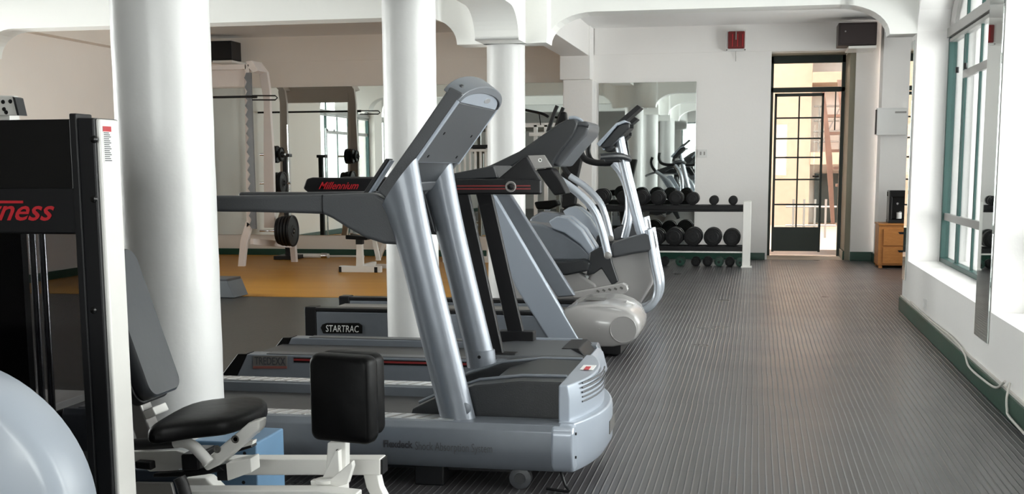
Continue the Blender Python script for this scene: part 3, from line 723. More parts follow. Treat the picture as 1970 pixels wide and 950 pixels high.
for y in (Yc+.06, Yd-.1): MB().lathe((0, 1, 0), (hd[9][0]-.16, y, .034), [(0, .004), (0, .028), (.004, .034), (.03, .034), (.034, .004)]).build('wheel', 'black_plastic', t3)
for y in (Yc+.1, Yd-.16): MB().box(xs+.1, xs+.2, y, y+.06, 0, .07).build('foot', 'black_plastic', t3)
MB().xz(prof([(925, 374), (953, 374), (1121, 661), (1062, 661), (993, 552)], Yc+.02), Yc-.01, Yc+.045).build('strut', 'silver_light', t3, bev=.012, seg=3)
MB().xz(prof([(941, 374), (985, 374), (1108, 568), (1074, 571)], 8.08), 8.04, 8.10).build('strut', 'silver_paint', t3, bev=.012, seg=3)
# long swooping console and rails
c3 = prof([(868, 345), (910, 330), (946, 317), (1000, 291), (1048, 257), (1075, 238), (1092, 230), (1106, 229), (1112, 238), (1104, 258), (1072, 300), (1060, 322), (1012, 304), (960, 334), (925, 350), (868, 352)], 7.42)
MB().xz(c3, 7.40, 8.06).build('console', 'charcoal_plastic', t3, bev=.03, seg=4)
c3b = prof([(1058, 262), (1108, 234), (1130, 232), (1134, 246), (1128, 260), (1105, 285), (1075, 322), (1064, 318), (1046, 296)], 7.46)
MB().xz(c3b, 7.47, 8.0).build('console_back', 'dark_grey_plastic', t3, bev=.03, seg=4)
rr = prof([(1050, 281), (1080, 255), (1112, 240), (1132, 243)], 7.44)
MB().tube([(x, 7.455, z) for x, z in rr], .010, n=10, smooth=5).build('console_ridge', 'dark_grey_plastic', t3)
tr = prof([(1092, 227), (1104, 226), (1116, 232), (1120, 240)], 7.5)
MB().tube([(x, 7.55, z) for x, z in tr], .012, n=10, smooth=4).build('console_trim', 'silver_light', t3)
p3 = prof([(1015, 299), (1047, 298), (1062, 322), (1029, 325)], 7.36)
pn = MB().xz(p3, 7.36, 7.385).build('side_panel', 'grey_frame', t3, bev=.004)
q = uy(1039, 308, 7.36); MB().lathe((0, -1, 0), (q[0], 7.361, q[1]), [(0, .012), (.003, .012), (.0031, .007), (.001, .005)], 16).build('emblem', 'label_white', pn)
MB().xz(prof([(1032, 326), (1062, 323), (1078, 345), (1092, 372), (1068, 376), (1050, 352)], 7.45), 7.42, 7.60).build('cup_bracket', 'black_plastic', t3, bev=.01)
q0, q1 = uy(870, 349, 7.44), uy(1020, 318, 7.44)
MB().tube([(-2.02, 7.86, .98), (q0[0], 7.75, q0[1]-.02), (q1[0], 7.7, q1[1]-.05)], .02, n=10, smooth=5).build('handrail', 'charcoal_plastic', t3)

# ================================================================== ELLIPTICALS
def elliptical(label, Y=8.95):
    t = thing('elliptical_trainer', label, 'elliptical trainer', (-1.1, Y, 0), 'elliptical trainers behind the treadmills')
    P = lambda *a: prof(a, Y)
    # mast from the console down, curving under the front
    m = P((1190, 262), (1202, 320), (1218, 385), (1232, 440), (1246, 480)); MB().tube([(x, Y, z) for x, z in m], .040, n=18, smooth=4).build('mast', 'silver_tube', t)
    m = P((1250, 440), (1260, 500), (1268, 545), (1262, 575), (1240, 593), (1200, 600)); MB().tube([(x, Y-.12, z) for x, z in m], .030, n=16, smooth=5).build('front_tube', 'silver_tube', t)
    MB().tube([(x, Y+.16, z) for x, z in m], .030, n=16, smooth=5).build('front_tube', 'silver_tube', t)
    c = P((1176, 488), (1258, 470), (1260, 540), (1232, 586), (1160, 590), (1120, 560), (1140, 520)); MB().xz(c, Y-.07, Y+.14).build('front_cover', 'beige_plastic', t, bev=.03, seg=4)
    c = P((1180, 466), (1215, 455), (1255, 444), (1262, 480), (1222, 486), (1181, 494)); MB().xz(c, Y-.15, Y+.18).build('collar', 'dark_grey_plastic', t, bev=.02, seg=3)
    # swinging arms, one each side
    m = P((1178, 487), (1165, 435), (1150, 400), (1120, 368), (1082, 342)); a = MB().tube([(x, Y-.26, z) for x, z in m], .029, n=14, smooth=5).build('swing_arm', 'silver_tube', t)
    m = P((1082, 342), (1068, 322), (1062, 300), (1068, 280)); MB().tube([(x, Y-.26, z) for x, z in m], .024, n=12, smooth=4).build('grip', 'black_plastic', a)
    q = uy(1178, 486, Y); MB().lathe((0, -1, 0), (q[0], Y-.24, q[1]), [(0, .026), (.05, .026), (.055, .018), (.056, .004)]).build('pivot', 'grey_frame', a)
    m = P((1194, 462), (1203, 420), (1201, 372), (1188, 335), (1172, 314)); a = MB().tube([(x, Y+.27, z) for x, z in m], .029, n=14, smooth=5).build('swing_arm', 'silver_tube', t)
    m = P((1172, 312), (1140, 313), (1115, 305), (1106, 285), (1108, 262)); MB().tube([(x, Y+.27, z) for x, z in m], .024, n=12, smooth=4).build('grip', 'black_plastic', a)
    # fixed handlebar
    m = P((1160, 302), (1196, 300), (1210, 306)); MB().tube([(m[0][0], Y-.2, m[0][1]), (m[1][0], Y-.12, m[1][1]), (m[2][0], Y, m[2][1]), (m[1][0], Y+.12, m[1][1]), (m[0][0], Y+.2, m[0][1])], .022, n=12, smooth=5).build('handlebar', 'charcoal_plastic', t)
    c = P((1162, 296), (1192, 293), (1198, 312), (1166, 312)); MB().xz(c, Y-.10, Y+.10).build('bar_cover', 'charcoal_plastic', t, bev=.012)
    # console with a light bezel and a reading rack
    c = P((1160, 280), (1196, 240), (1215, 237), (1216, 247), (1178, 284), (1164, 287)); MB().xz(c, Y-.15, Y+.15).build('console', 'charcoal_plastic', t, bev=.012)
    c = P((1153, 277), (1190, 238), (1206, 232), (1210, 236), (1192, 243), (1158, 283)); MB().xz(c, Y-.165, Y+.165).build('console_bezel', 'silver_light', t, bev=.006)
    c = P((1188, 238), (1229, 203), (1236, 208), (1196, 243)); MB().xz(c, Y-.12, Y+.12).build('reading_rack', 'black_plastic', t, bev=.004)
    c = P((1212, 240), (1222, 240), (1222, 248), (1212, 248)); MB().xz(c, Y-.12, Y-.09).build('rack_clip', 'black_plastic', t, bev=.003)
    # pedal links and pedals
    for dy, s in ((-.20, 0), (.24, 1)):
        c = P((1108, 562+s*2), (1112, 568+s*2), (1206, 561), (1215, 553), (1213, 543), (1204, 538), (1108, 556)); lk = MB().xz(c, Y+dy-.03, Y+dy+.03).build('pedal_link', 'beige_plastic', t, bev=.012)
        mb = MB()
        for k in range(5):
            q = uy(1158+k*11, 554-k*1.5, Y); MB().obox((q[0], Y+dy-.031, q[1]), (.022, .004, .014), (0, .5, 0)).build('slot', 'grey_sticker', lk)
        c = P((1065, 520), (1070, 500), (1130, 494), (1145, 500), (1140, 516), (1100, 524)); MB().xz(c, Y+dy-.07, Y+dy+.07).build('pedal', 'charcoal_plastic', t, bev=.015)
        c = P((1136, 524), (1142, 482), (1160, 472), (1180, 470), (1184, 500), (1196, 536), (1184, 544), (1164, 512), (1150, 522)); MB().xz(c, Y+dy-.02, Y+dy+.02).build('crank_bracket', 'charcoal_plastic', t, bev=.01)
    # rear drive housing: two overlapping shells
    c = P((985, 440), (1010, 425), (1050, 430), (1090, 446), (1125, 470), (1146, 492), (1138, 500), (1060, 500), (1000, 502), (975, 480)); MB().xz(c, Y-.13, Y+.13).build('drive_housing', 'silver_paint', t, bev=.03, seg=4)
    c = P((1062, 424), (1078, 414), (1098, 417), (1125, 440), (1148, 476), (1144, 494), (1122, 468), (1092, 446), (1070, 438)); MB().xz(c, Y-.16, Y-.05).build('housing_fin', 'silver_light', t, bev=.012, seg=3)
    MB().xz(c, Y+.05, Y+.16).build('housing_fin', 'silver_light', t, bev=.012, seg=3)
    c = P((985, 505), (1090, 508), (1150, 545), (1150, 575), (985, 575)); MB().xz(c, Y-.09, Y+.09).build('base_frame', 'beige_plastic', t, bev=.02)
    for px in (1000, 1228):
        x = uy(px, 590, Y)[0]; MB().box(x-.04, x+.04, Y-.30, Y+.30, .005, .06).build('stabiliser', 'beige_plastic', t, bev=.015)
    x0_, x1_ = uy(1000, 590, Y)[0], uy(1228, 590, Y)[0]
    MB().box(x0_, x1_, Y-.05, Y+.05, .03, .10).build('floor_beam', 'beige_plastic', t, bev=.01)
    return t
e1 = elliptical('silver elliptical trainer with curved swing arms just behind the beige-hooded treadmill')
e2 = copy_tree(e1); e2.location = (-1.32, 11.05, 0); e2['label'] = 'second elliptical trainer, further back and half hidden behind the nearer one'

# stationary bike, dark, next to the rack
bk = thing('exercise_bike', 'black exercise bike standing between the third column and the dumbbell rack', 'exercise bike', (-1.7, 12.6, 0))
Yk = 12.6; P = lambda *a: prof(a, Yk)
MB().xz(P((1075, 470), (1070, 430), (1085, 400), (1110, 390), (1135, 410), (1140, 450), (1130, 490), (1080, 495)), Yk-.09, Yk+.09).build('housing', 'black_plastic', bk, bev=.03, seg=3)
MB().xz(P((1082, 400), (1078, 340), (1100, 300), (1122, 300), (1112, 345), (1108, 400)), Yk-.06, Yk+.06).build('mast', 'black_plastic', bk, bev=.02)
MB().xz(P((1060, 268), (1078, 215), (1090, 215), (1096, 268), (1104, 305), (1088, 310)), Yk-.05, Yk+.05).build('console', 'black_plastic', bk, bev=.02)
m = P((1060, 255), (1072, 220), (1078, 205)); 
for dy in (-.2, .2): MB().tube([(x, Yk+dy, z) for x, z in m], .02, n=10, smooth=3).build('handle', 'black_plastic', bk)
MB().xz(P((1030, 388), (1072, 384), (1078, 394), (1060, 402), (1035, 402)), Yk-.1, Yk+.1).build('saddle', 'black_vinyl', bk, bev=.02)
MB().xz(P((1048, 400), (1058, 400), (1070, 470), (1058, 470)), Yk-.02, Yk+.02).build('seat_post', 'silver_tube', bk)
x0_, x1_ = uy(1040, 520, Yk)[0], uy(1140, 520, Yk)[0]
for x in (x0_, x1_): MB().box(x-.04, x+.04, Yk-.25, Yk+.25, 0, .06).build('stabiliser', 'black_plastic', bk, bev=.01)
MB().box(x0_, x1_, Yk-.04, Yk+.04, .03, .2).build('floor_beam', 'silver_paint', bk, bev=.01)

# ================================================================== WEIGHT-STACK TOWER, LEFT FOREGROUND
YT = 2.60
tw = thing('weight_stack_tower', 'black and white weight tower with smoked cover and red script sign, left edge', 'weight machine', (-1.8, YT+.1, 0))
xp0 = uy(204, 600, YT)[0]; xp1 = xp0+.010; zt_ = uy(222, 228, YT)[1]
MB().box(xp0-.02, xp1, YT+.0, YT+.085, 0, zt_).build('white_post', 'white_steel', tw, bev=.006, seg=3)
xb0 = uy(160, 600, YT)[0]
MB().box(xb0, xp0, YT-.012, YT+.10, 0, zt_+.002).build('black_post', 'black_plastic', tw, bev=.004)
for py in (268, 383, 597, 917):
    q = uy(180, py, YT-.012); MB().lathe((0, -1, 0), (q[0]+.0, YT-.010, q[1]), [(0, .009), (.003, .008), (.005, .004)], 16).build('bolt', 'black_gloss', tw)
xw0 = xb0-.62
MB().box(xw0, xb0-.003, YT-.004, YT+.004, .02, uy(80, 450, YT)[1]).build('smoked_cover', 'smoked_acrylic', tw)
zc = uy(80, 450, YT)[1]
MB().box(xw0, xb0-.002, YT-.008, YT+.008, zc, zt_+.0).build('upper_cover', 'black_gloss', tw, bev=.003)
MB().box(xw0, uy(155, 400, YT)[0], YT-.014, YT-.008, uy(100, 447, YT)[1], uy(100, 362, YT)[1]).build('sign_plate', 'black_plastic', tw, bev=.002)
a = uy(152, 222, YT); MB().box(a[0]-.014, a[0]+.004, YT-.02, YT+.05, .02, a[1]+.004).build('cover_edge', 'black_plastic', tw, bev=.003)
textpx('lettering', 'Fitness', 'red_paint', tw, -62, 104, 383, 424, YT-.0155, shear=.45, bold=.012)
mb = MB(); q0, q1 = uy(-30, 388, YT), uy(52, 386, YT)
MB().box(q0[0], q1[0], YT-.0165, YT-.0145, q0[1]-.003, q0[1]+.003).build('script_stroke', 'red_paint', tw)
MB().box(xw0, xb0, YT+.02, YT+.09, zt_-.05, zt_-.004).build('top_cap', 'black_plastic', tw, bev=.006)
MB().box(xw0, xb0-.12, YT+.09, YT+.42, 0, .06).box(xw0, xp1, YT+.0, YT+.09, 0, .06).build('base', 'white_steel', tw, bev=.006)
MB().box(xw0, uy(52, 700, YT)[0], YT+.006, YT+.03, .05, zc).build('inner_shield', 'black_plastic', tw)
for px in (66, 85):
    x = uy(px, 600, YT+.05)[0]; MB().cyl((x, YT+.06, .06), (x, YT+.06, zt_-.05), .0085, n=14).build('guide_rod', 'chrome', tw)
mx = uy(-30, 700, YT+.15)[0]
for k in range(9): MB().box(mx-.13, mx+.10, YT+.08, YT+.20, .08+.031*k, .108+.031*k).build('weight_plate', 'cast_iron', tw, bev=.003)
zl0, zl1 = uy(213, 313, YT)[1], uy(213, 242, YT)[1]
wl = MB().box(xp1-.0005, xp1+.0008, YT+.008, YT+.045, zl0, zl1).build('warning_label', 'label_white', tw)
MB().box(xp1+.0006, xp1+.0014, YT+.008, YT+.045, zl1-.012, zl1).build('red_heading', 'red_paint', wl)
mb = MB()
for k in range(15): mb.box(xp1+.0006, xp1+.0013, YT+.011, YT+.042-.004*(k*7 % 3), zl0+.004+k*.0045, zl0+.0062+k*.0045)
g = mb.build('fine_print', 'text_grey', wl); g['kind'] = 'stuff'

# ================================================================== SEATED LEG MACHINE
lm = thing('leg_machine', 'white-framed seated thigh machine with black vinyl seat, backrest and knee pads', 'weight machine', (-1.3, 3.2, 0))
def P3(pts, z): return [(*uz(px, py, z), z) for px, py in pts]
# seat
top = [(276, 822), (300, 806), (345, 780), (385, 767), (430, 762), (492, 757), (512, 762), (518, 772), (502, 784), (466, 796), (436, 806), (396, 809), (330, 816), (294, 824)]
A = [Vector(p) for p in P3(top, .50)]; c = sum(A, Vector())/len(A)
def ringat(f, z): return [(c.x+(p.x-c.x)*f, c.y+(p.y-c.y)*f, z) for p in A]
MB().rings([ringat(.80, .450), ringat(.97, .455), ringat(1.0, .464), ringat(1.0, .482), ringat(.965, .496), ringat(.80, .503), ringat(.4, .505)]).build('seat', 'black_vinyl', lm, sub=1, ang=80)
# backrest: a slab leaning back, its face turned to the right
Yn, Yf = 3.02, 3.21
bx, bz = uy(290, 768, Yn); dx, dz = -.335, 1.0; L = math.hypot(dx, dz); dx /= L; dz /= L; nx, nz = -dz, dx
def slabp(l0, l1, t0, t1): return [(bx+dx*l0+nx*t0, bz+dz*l0+nz*t0), (bx+dx*l1+nx*t0, bz+dz*l1+nz*t0), (bx+dx*l1+nx*t1, bz+dz*l1+nz*t1), (bx+dx*l0+nx*t1, bz+dz*l0+nz*t1)]
def rrect(y0, y1, l0, l1, r, t, n=6):
    out = []
    for (cy, cl, a0) in ((y0+r, l0+r, PI), (y1-r, l0+r, 1.5*PI), (y1-r, l1-r, 0), (y0+r, l1-r, .5*PI)):
        for k in range(n+1):
            a = a0+PI/2*k/n; y = cy+r*math.cos(a); l = cl+r*math.sin(a); out.append((bx+dx*l+nx*t, y, bz+dz*l+nz*t))
    return out
MB().rings([rrect(Yn+.006, Yf-.006, .006, .414, .035, -.004), rrect(Yn, Yf, 0, .42, .04, .004), rrect(Yn, Yf, 0, .42, .04, .035), rrect(Yn+.004, Yf-.004, .004, .416, .038, .040)]).build('backrest', 'grey_vinyl', lm, ang=50)
MB().rings([rrect(Yn-.006, Yf+.006, -.008, .428, .045, .038), rrect(Yn-.006, Yf+.006, -.008, .428, .045, .066)]).build('backrest_shell', 'black_plastic', lm, bev=.006)
q = uy(300, 790, 3.12); MB().obox((q[0], 3.12, q[1]), (.035, .08, .025), (0, math.radians(-25), 0)).build('backrest_bracket', 'white_steel', lm, bev=.004)
MB().obox((bx+nx*.09+dx*.1, 3.115, bz+dz*.1+nz*.09-.02), (.05, .06, .42), (0, math.atan2(dx, dz), 0)).build('backrest_post', 'grey_frame', lm, bev=.006)
# seat support channel climbing to the right, with oval holes
c0 = prof([(388, 890), (400, 905), (425, 893), (500, 826), (502, 806), (480, 812)], 3.03)
ch = MB().xz(c0, 3.02, 3.075).build('seat_channel', 'white_steel', lm, bev=.006)
for px, py in ((417, 864), (452, 845)):
    q = uy(px, py, 3.018); MB().lathe((0, -1, 0), (q[0], 3.0205, q[1]), [(0, .011), (.002, .011), (.0022, .008), (.0005, .006)], 18).build('hole', 'grey_sticker', ch)
MB().xz(prof([(484, 818), (496, 814), (490, 838), (476, 836)], 3.1), 3.1, 3.14).build('channel_end', 'white_steel', lm, bev=.004)
# grip tube
m = prof([(336, 851), (352, 850), (372, 858), (388, 874), (402, 890)], 2.98)
gt = MB().tube([(x, 2.98, z) for x, z in m], .0155, n=18, smooth=5).build('grip_tube', 'white_steel', lm)
MB().tube([(x, 2.98, z) for x, z in prof([(190, 858), (336, 851)], 2.98)], .0155, n=18).build('grip', 'rubber_black', gt)
# plates and levers under the seat
MB().xz(prof([(252, 866), (345, 864), (395, 880), (345, 902), (294, 904), (262, 884)], 3.10), 3.08, 3.10).build('lever_plate', 'white_steel', lm, bev=.003)
MB().xz(prof([(262, 886), (292, 888), (294, 903), (264, 900)], 3.05), 3.04, 3.07).build('lever_stop', 'black_plastic', lm, bev=.003)
MB().xz(prof([(350, 872), (384, 872), (386, 905), (352, 905)], 3.05), 3.04, 3.16).build('pivot_block', 'black_plastic', lm, bev=.006)
MB().xz(prof([(300, 908), (380, 902), (428, 893), (438, 902), (400, 910), (370, 914), (300, 915)], 3.06), 3.04, 3.07).build('adjuster_lever', 'black_plastic', lm, bev=.004)
m = prof([(345, 918), (352, 935), (360, 965)], 2.95); MB().tube([(x, 2.95, z) for x, z in m], .017, n=16, smooth=3).build('lever_grip', 'rubber_black', lm)
MB().xz(prof([(364, 915), (405, 915), (432, 942), (440, 952), (352, 952), (350, 935)], 3.15), 3.12, 3.18).build('pedestal', 'white_steel', lm, bev=.008)
MB().xz(prof([(440, 888), (488, 878), (490, 905), (443, 922)], 3.06), 3.04, 3.10).build('rail_socket', 'white_steel', lm, bev=.003)
MB().xz(prof([(420, 895), (442, 889), (444, 922), (422, 922)], 3.06), 3.045, 3.095).build('socket_end', 'black_plastic', lm, bev=.003)
MB().xz(prof([(430, 864), (486, 846), (490, 858), (436, 874)], 3.2), 3.18, 3.22).build('cable_guide', 'black_plastic', lm, bev=.003)
MB().xz(prof([(456, 852), (490, 846), (488, 854), (460, 862)], 3.15), 3.14, 3.17).build('guide_plate', 'white_steel', lm, bev=.003)
# frame rails
MB().xz(prof([(440, 880), (735, 880), (735, 911), (440, 911)], 3.30), 3.28, 3.34).build('rear_rail', 'white_steel', lm, bev=.004)
MB().box(uy(735, 895, 3.3)[0], uy(739, 895, 3.3)[0], 3.285, 3.335, uy(737, 910, 3.3)[1], uy(737, 882, 3.3)[1]).build('end_plug', 'black_plastic', lm)
m = prof([(716, 908), (722, 935), (738, 965), (765, 990)], 3.31)
MB().xz([(x-.022, z) for x, z in m] + [(x+.022, z) for x, z in m[::-1]], 3.29, 3.33).build('front_leg', 'white_steel', lm, bev=.004)
MB().xz(prof([(355, 938), (620, 938), (690, 946), (690, 975), (355, 965)], 3.0), 2.97, 3.03).build('near_rail', 'white_steel', lm, bev=.004)
xg = uy(716, 960, 3.31)[0]
MB().box(xg-.02, xg+.09, 3.0, 3.62, 0, .045).build('floor_foot', 'white_steel', lm, bev=.004)
MB().box(uy(300, 990, 3.2)[0], xg, 3.17, 3.23, .0, .05).build('floor_beam', 'white_steel', lm, bev=.004)
MB().box(uy(385, 950, 3.15)[0]-.03, uy(385, 950, 3.15)[0]+.03, 3.12, 3.19, .04, uy(385, 940, 3.15)[1]).build('pedestal_leg', 'white_steel', lm, bev=.004)
MB().box(uy(600, 960, 3.0)[0]-.03, uy(600, 960, 3.0)[0]+.03, 2.98, 3.22, .0, uy(600, 950, 3.0)[1]).build('rail_leg', 'white_steel', lm, bev=.004)
# knee pads on their post
def pad(px, py, Y, w_, h_, rz, th=.05):
    x, z = uy(px, py, Y); mb = MB(); R = []
    def sec(f, t):
        o = []; ww, hh, r = w_/2*f, h_/2*f, .022
        for (cx, cz, a0) in ((ww-r, hh-r, 0), (-ww+r, hh-r, PI/2), (-ww+r, -hh+r, PI), (ww-r, -hh+r, 1.5*PI)):
            for k in range(6):
                a = a0+PI/2*k/5; p = Vector((cx+r*math.cos(a), t, cz+r*math.sin(a))); p.rotate(Euler((0, 0, rz))); o.append((x+p.x, Y+p.y, z+p.z))
        return o
    mb.rings([sec(.90, -th/2-.006), sec(.97, -th/2), sec(1.0, -th/2+.012), sec(1.0, th/2-.012), sec(.97, th/2), sec(.9, th/2+.004)])
    return mb.build('knee_pad', 'black_vinyl', lm, ang=60)
pad(662, 765, 3.02, .180, .232, math.radians(-13)); pad(678, 754, 3.16, .178, .225, math.radians(-13))
MB().xz(prof([(632, 850), (668, 850), (668, 920), (628, 920)], 3.10), 3.09, 3.125).build('pad_post', 'white_steel', lm, bev=.004)
MB().xz(prof([(648, 866), (653, 866), (655, 915), (622, 918)], 3.07), 3.06, 3.09).build('gusset', 'white_steel', lm, bev=.002)
MB().xz(prof([(600, 922), (640, 918), (680, 885), (682, 895), (672, 928), (640, 938), (602, 934)], 3.05), 3.035, 3.06).build('swivel_plate', 'white_steel', lm, bev=.003)
q = uy(620, 928, 3.03); MB().lathe((0, 0, 1), (q[0], 3.05, q[1]-.004), [(0, .026), (.008, .026), (.010, .022)]).build('swivel_disc', 'white_steel', lm)
q = uy(650, 866, 3.09); MB().cyl((q[0], 3.085, q[1]), (q[0], 3.095, q[1]), .004, n=10).build('bolt', 'grey_sticker', lm)

# blue crate under the machine
bc = thing('storage_crate', 'pale blue storage crate on the floor behind the seated leg machine', 'crate', (-1.75, 3.5, 0))
x0_, x1_ = uy(372, 900, 3.40)[0], uy(495, 900, 3.40)[0]
MB().box(x0_, x1_, 3.40, 3.62, 0, uy(495, 852, 3.40)[1]).build('body', 'blue_panel', bc, bev=.006)
for px, py in ((468, 928), (470, 872)):
    q = uy(px, py, 3.398); MB().lathe((0, -1, 0), (q[0], 3.401, q[1]), [(0, .006), (.003, .005)], 12).build('bolt', 'black_plastic', bc)
ms = thing('dark_step_box', 'low dark box with a pale marked top panel, under the leg machine seat', 'box', (-1.75, 3.0, 0))
x0_, x1_ = uy(236, 930, 3.25)[0], uy(350, 930, 3.25)[0]
MB().box(x0_, x1_, 3.25, 3.39, 0, uy(300, 905, 3.25)[1]).build('body', 'navy_panel', ms, bev=.006)
MB().xz(prof([(262, 926), (332, 927), (340, 960), (262, 960)], 3.245), 3.235, 3.25).build('face_panel', 'grey_frame', ms, bev=.003)

# ================================================================== PALE ROUND COWL, BOTTOM LEFT CORNER
YW = 1.82
cw = thing('flywheel_bike', 'pale grey rounded flywheel housing of a bike cut off by the bottom left corner', 'exercise bike', (-1.3, YW, 0))
q = uy(-150, 1010, YW); r_ = abs(uy(130, 1010, YW)[0]-q[0])
MB().lathe((0, 1, 0), (q[0], YW-.01, q[1]), [(0, .02), (0, r_*.90), (.012, r_*.97), (.035, r_), (.11, r_), (.13, r_*.96), (.14, .02)], 72).build('flywheel_housing', 'grey_bike', cw, ang=50)
MB().box(q[0]-.55, q[0]+.05, YW+.03, YW+.11, .04, q[1]-r_*.55).build('frame', 'grey_bike', cw, bev=.02)
for x in (q[0]-.5, q[0]-.02): MB().box(x, x+.07, YW-.16, YW+.30, 0, .06).build('stabiliser', 'charcoal_plastic', cw, bev=.015)

# ================================================================== PULLEY HEAD BEHIND THE TOWER
ph = thing('pulley_machine', 'grey-white steel pulley head rising behind the black weight tower', 'weight machine', (-3.55, 5.2, 0))
MB().xz(prof([(-40, 182), (27, 184), (36, 222), (-40, 222)], 5.2), 5.2, 5.24).build('head_plate', 'white_steel', ph, bev=.006)
for px, py in ((6, 196), (20, 195), (8, 210), (12, 216)):
    q = uy(px, py, 5.2); MB().lathe((0, -1, 0), (q[0], 5.199, q[1]), [(0, .010), (.004, .008)], 12).build('bolt', 'black_plastic', ph)
MB().xz(prof([(25, 186), (30, 188), (38, 222), (34, 222)], 5.19), 5.185, 5.25).build('edge_strip', 'charcoal_plastic', ph)
x = uy(-5, 300, 5.2)[0]; MB().box(x-.05, x+.05, 5.24, 5.32, 0, uy(0, 200, 5.2)[1]).build('post', 'white_steel', ph, bev=.005)
MB().box(x-.35, x+.25, 5.1, 5.5, 0, .06).build('base', 'white_steel', ph, bev=.005)

# ================================================================== SQUAT RACK ON THE ORANGE FLOOR
YQ = 13.7
sr = thing('squat_rack', 'pinkish white squat rack with notched bar catches on the orange floor', 'squat rack', (-6.2, 14, 0))
P = lambda *a: prof(a, YQ)
for off in (0, 1.05):     # right frame, then the left frame
    f = lambda pts: [(x-off, z) for x, z in pts]
    MB().xz(f(P((470, 124), (479, 122), (483, 430), (474, 440))), YQ, YQ+.06).build('upright', 'pink_white_steel', sr, bev=.006)
    MB().xz(f(P((473, 425), (484, 432), (474, 470), (469, 516), (457, 516), (462, 460))), YQ, YQ+.06).build('front_foot', 'pink_white_steel', sr, bev=.006)
    MB().poly([(x, YQ+.25, z) for x, z in f(P((486, 120), (498, 136), (503, 170), (504, 210), (510, 300), (513, 440), (492, 440), (491, 300), (491, 195), (482, 140)))],
              [(x, YQ+.31, z) for x, z in f(P((486, 120), (498, 136), (503, 170), (504, 210), (510, 300), (513, 440), (492, 440), (491, 300), (491, 195), (482, 140)))]).build('rear_upright', 'pink_white_steel', sr, bev=.006)
    MB().xz(f(P((472, 117), (484, 116), (497, 136), (486, 140), (476, 128))), YQ, YQ+.3).build('top_bracket', 'pink_white_steel', sr, bev=.006)
    x, z = f(P((520, 470)))[0]; MB().obox((x, YQ+.75, .10), (.07, .07, .22), (.15, 0, 0)).build('rear_foot', 'pink_white_steel', sr, bev=.006)
    x2 = f(P((482, 455)))[0]; MB().poly([(x2[0]-.02, YQ+.03, .26), (x2[0]+.02, YQ+.03, .26), (x2[0]+.02, YQ+.03, .33), (x2[0]-.02, YQ+.03, .33)], [(x-.02, YQ+.78, .17), (x+.02, YQ+.78, .17), (x+.02, YQ+.78, .24), (x-.02, YQ+.78, .24)]).build('side_brace', 'pink_white_steel', sr)
    pts = []
    z0_, z1_ = uy(480, 440, YQ)[1], uy(480, 140, YQ)[1]; xl, xrr = f(P((478, 300)))[0][0], f(P((490, 300)))[0][0]; n = 17
    for k in range(n):
        za = z0_+(z1_-z0_)*k/n; zb_ = z0_+(z1_-z0_)*(k+1)/n
        pts += [(xl+.025, za), (xl-.008, za+(zb_-za)*.45), (xl+.002, za+(zb_-za)*.6)]
    MB().xz(pts + [(xl+.02, z1_), (xrr, z1_), (xrr, z0_)], YQ-.03, YQ-.004).build('notched_catch', 'catch_steel', sr)
xx0, xx1 = uy(474, 140, YQ)[0]-1.05, uy(474, 140, YQ)[0]
MB().box(xx0, xx1, YQ+.0, YQ+.05, uy(440, 134, YQ)[1], uy(440, 124, YQ)[1]).build('top_beam', 'pink_white_steel', sr, bev=.005)
MB().box(xx0, xx1, YQ+.05, YQ+.06, uy(440, 166, YQ)[1], uy(440, 134, YQ)[1]).build('top_panel', 'pink_white_steel', sr)
m = P((492, 185), (536, 185), (540, 189), (536, 193), (492, 193)); MB().tube([(x, YQ-.10, z) for x, z in m], .008, n=8).build('hand_loop', 'black_plastic', sr)
# storage pegs
pegs = [(528, 297, 14.15), (538, 352, 14.25), (545, 444, 13.95)]
for px, py, Y in pegs:
    x, z = uy(px, py, Y); MB().cyl((uy(500, py, Y)[0], Y, z), (x+.14, Y, z), .014, n=12).build('storage_peg', 'chrome', sr)
bb = thing('barbell', 'black barbell lying across the squat rack catches', 'barbell', (-6.4, YQ-.05, 1.9))
z = uy(440, 187, YQ)[1]; xb0_ = uy(474, 187, YQ)[0]
MB().cyl((xb0_-1.5, YQ-.0445, z), (xb0_+.09, YQ-.0445, z), .014, n=14).build('bar', 'black_plastic', bb)
MB().cyl((xb0_+.09, YQ-.0445, z), (xb0_+.15, YQ-.0445, z), .018, n=16).build('sleeve', 'cast_iron', bb)
def wplate(px, py, Y, r, th, label, grp, hub=True):
    x, z = uy(px, py, Y)[0], uy(*[(q[0], q[1]) for q in pegs if q[2] == Y][0], Y)[1]; t = thing('weight_plate', label, 'weight plate', (x, Y, z), grp)
    MB().lathe((1, 0, 0), (x-th/2, Y, z), [(0, .018), (0, r*.35), (.006, r*.38), (.008, r*.86), (0, r*.9), (.002, r*.98), (th/2, r), (th-.002, r*.98), (th, r*.9), (th-.008, r*.86), (th-.006, r*.38), (th, r*.35), (th, .018)], 40, True).build('disc', 'cast_iron', t)
    MB().lathe((1, 0, 0), (x+th/2-.004, Y, z), [(0, .018), (.008, .020), (.012, .030), (.008, .036), (0, .037)], 24, True).build('hub_ring', 'black_gloss', t)
    return t
G = 'weight plates on the squat rack pegs'
for k, (px, r, nm) in enumerate(((539, .165, 'innermost'), (545, .18, 'second'), (551, .185, 'third'), (557, .185, 'fourth'), (563, .19, 'outermost'))):
    wplate(px, 445, 13.95, r, .030, '%s black weight plate on the lowest peg of the squat rack' % nm, G)
for k, (px, r, nm) in enumerate(((520, .108, 'innermost'), (526, .108, 'second'), (533, .104, 'third'), (541, .085, 'small outermost'))):
    wplate(px, 297, 14.15, r, .034, '%s black weight plate on the top peg of the squat rack' % nm, G)
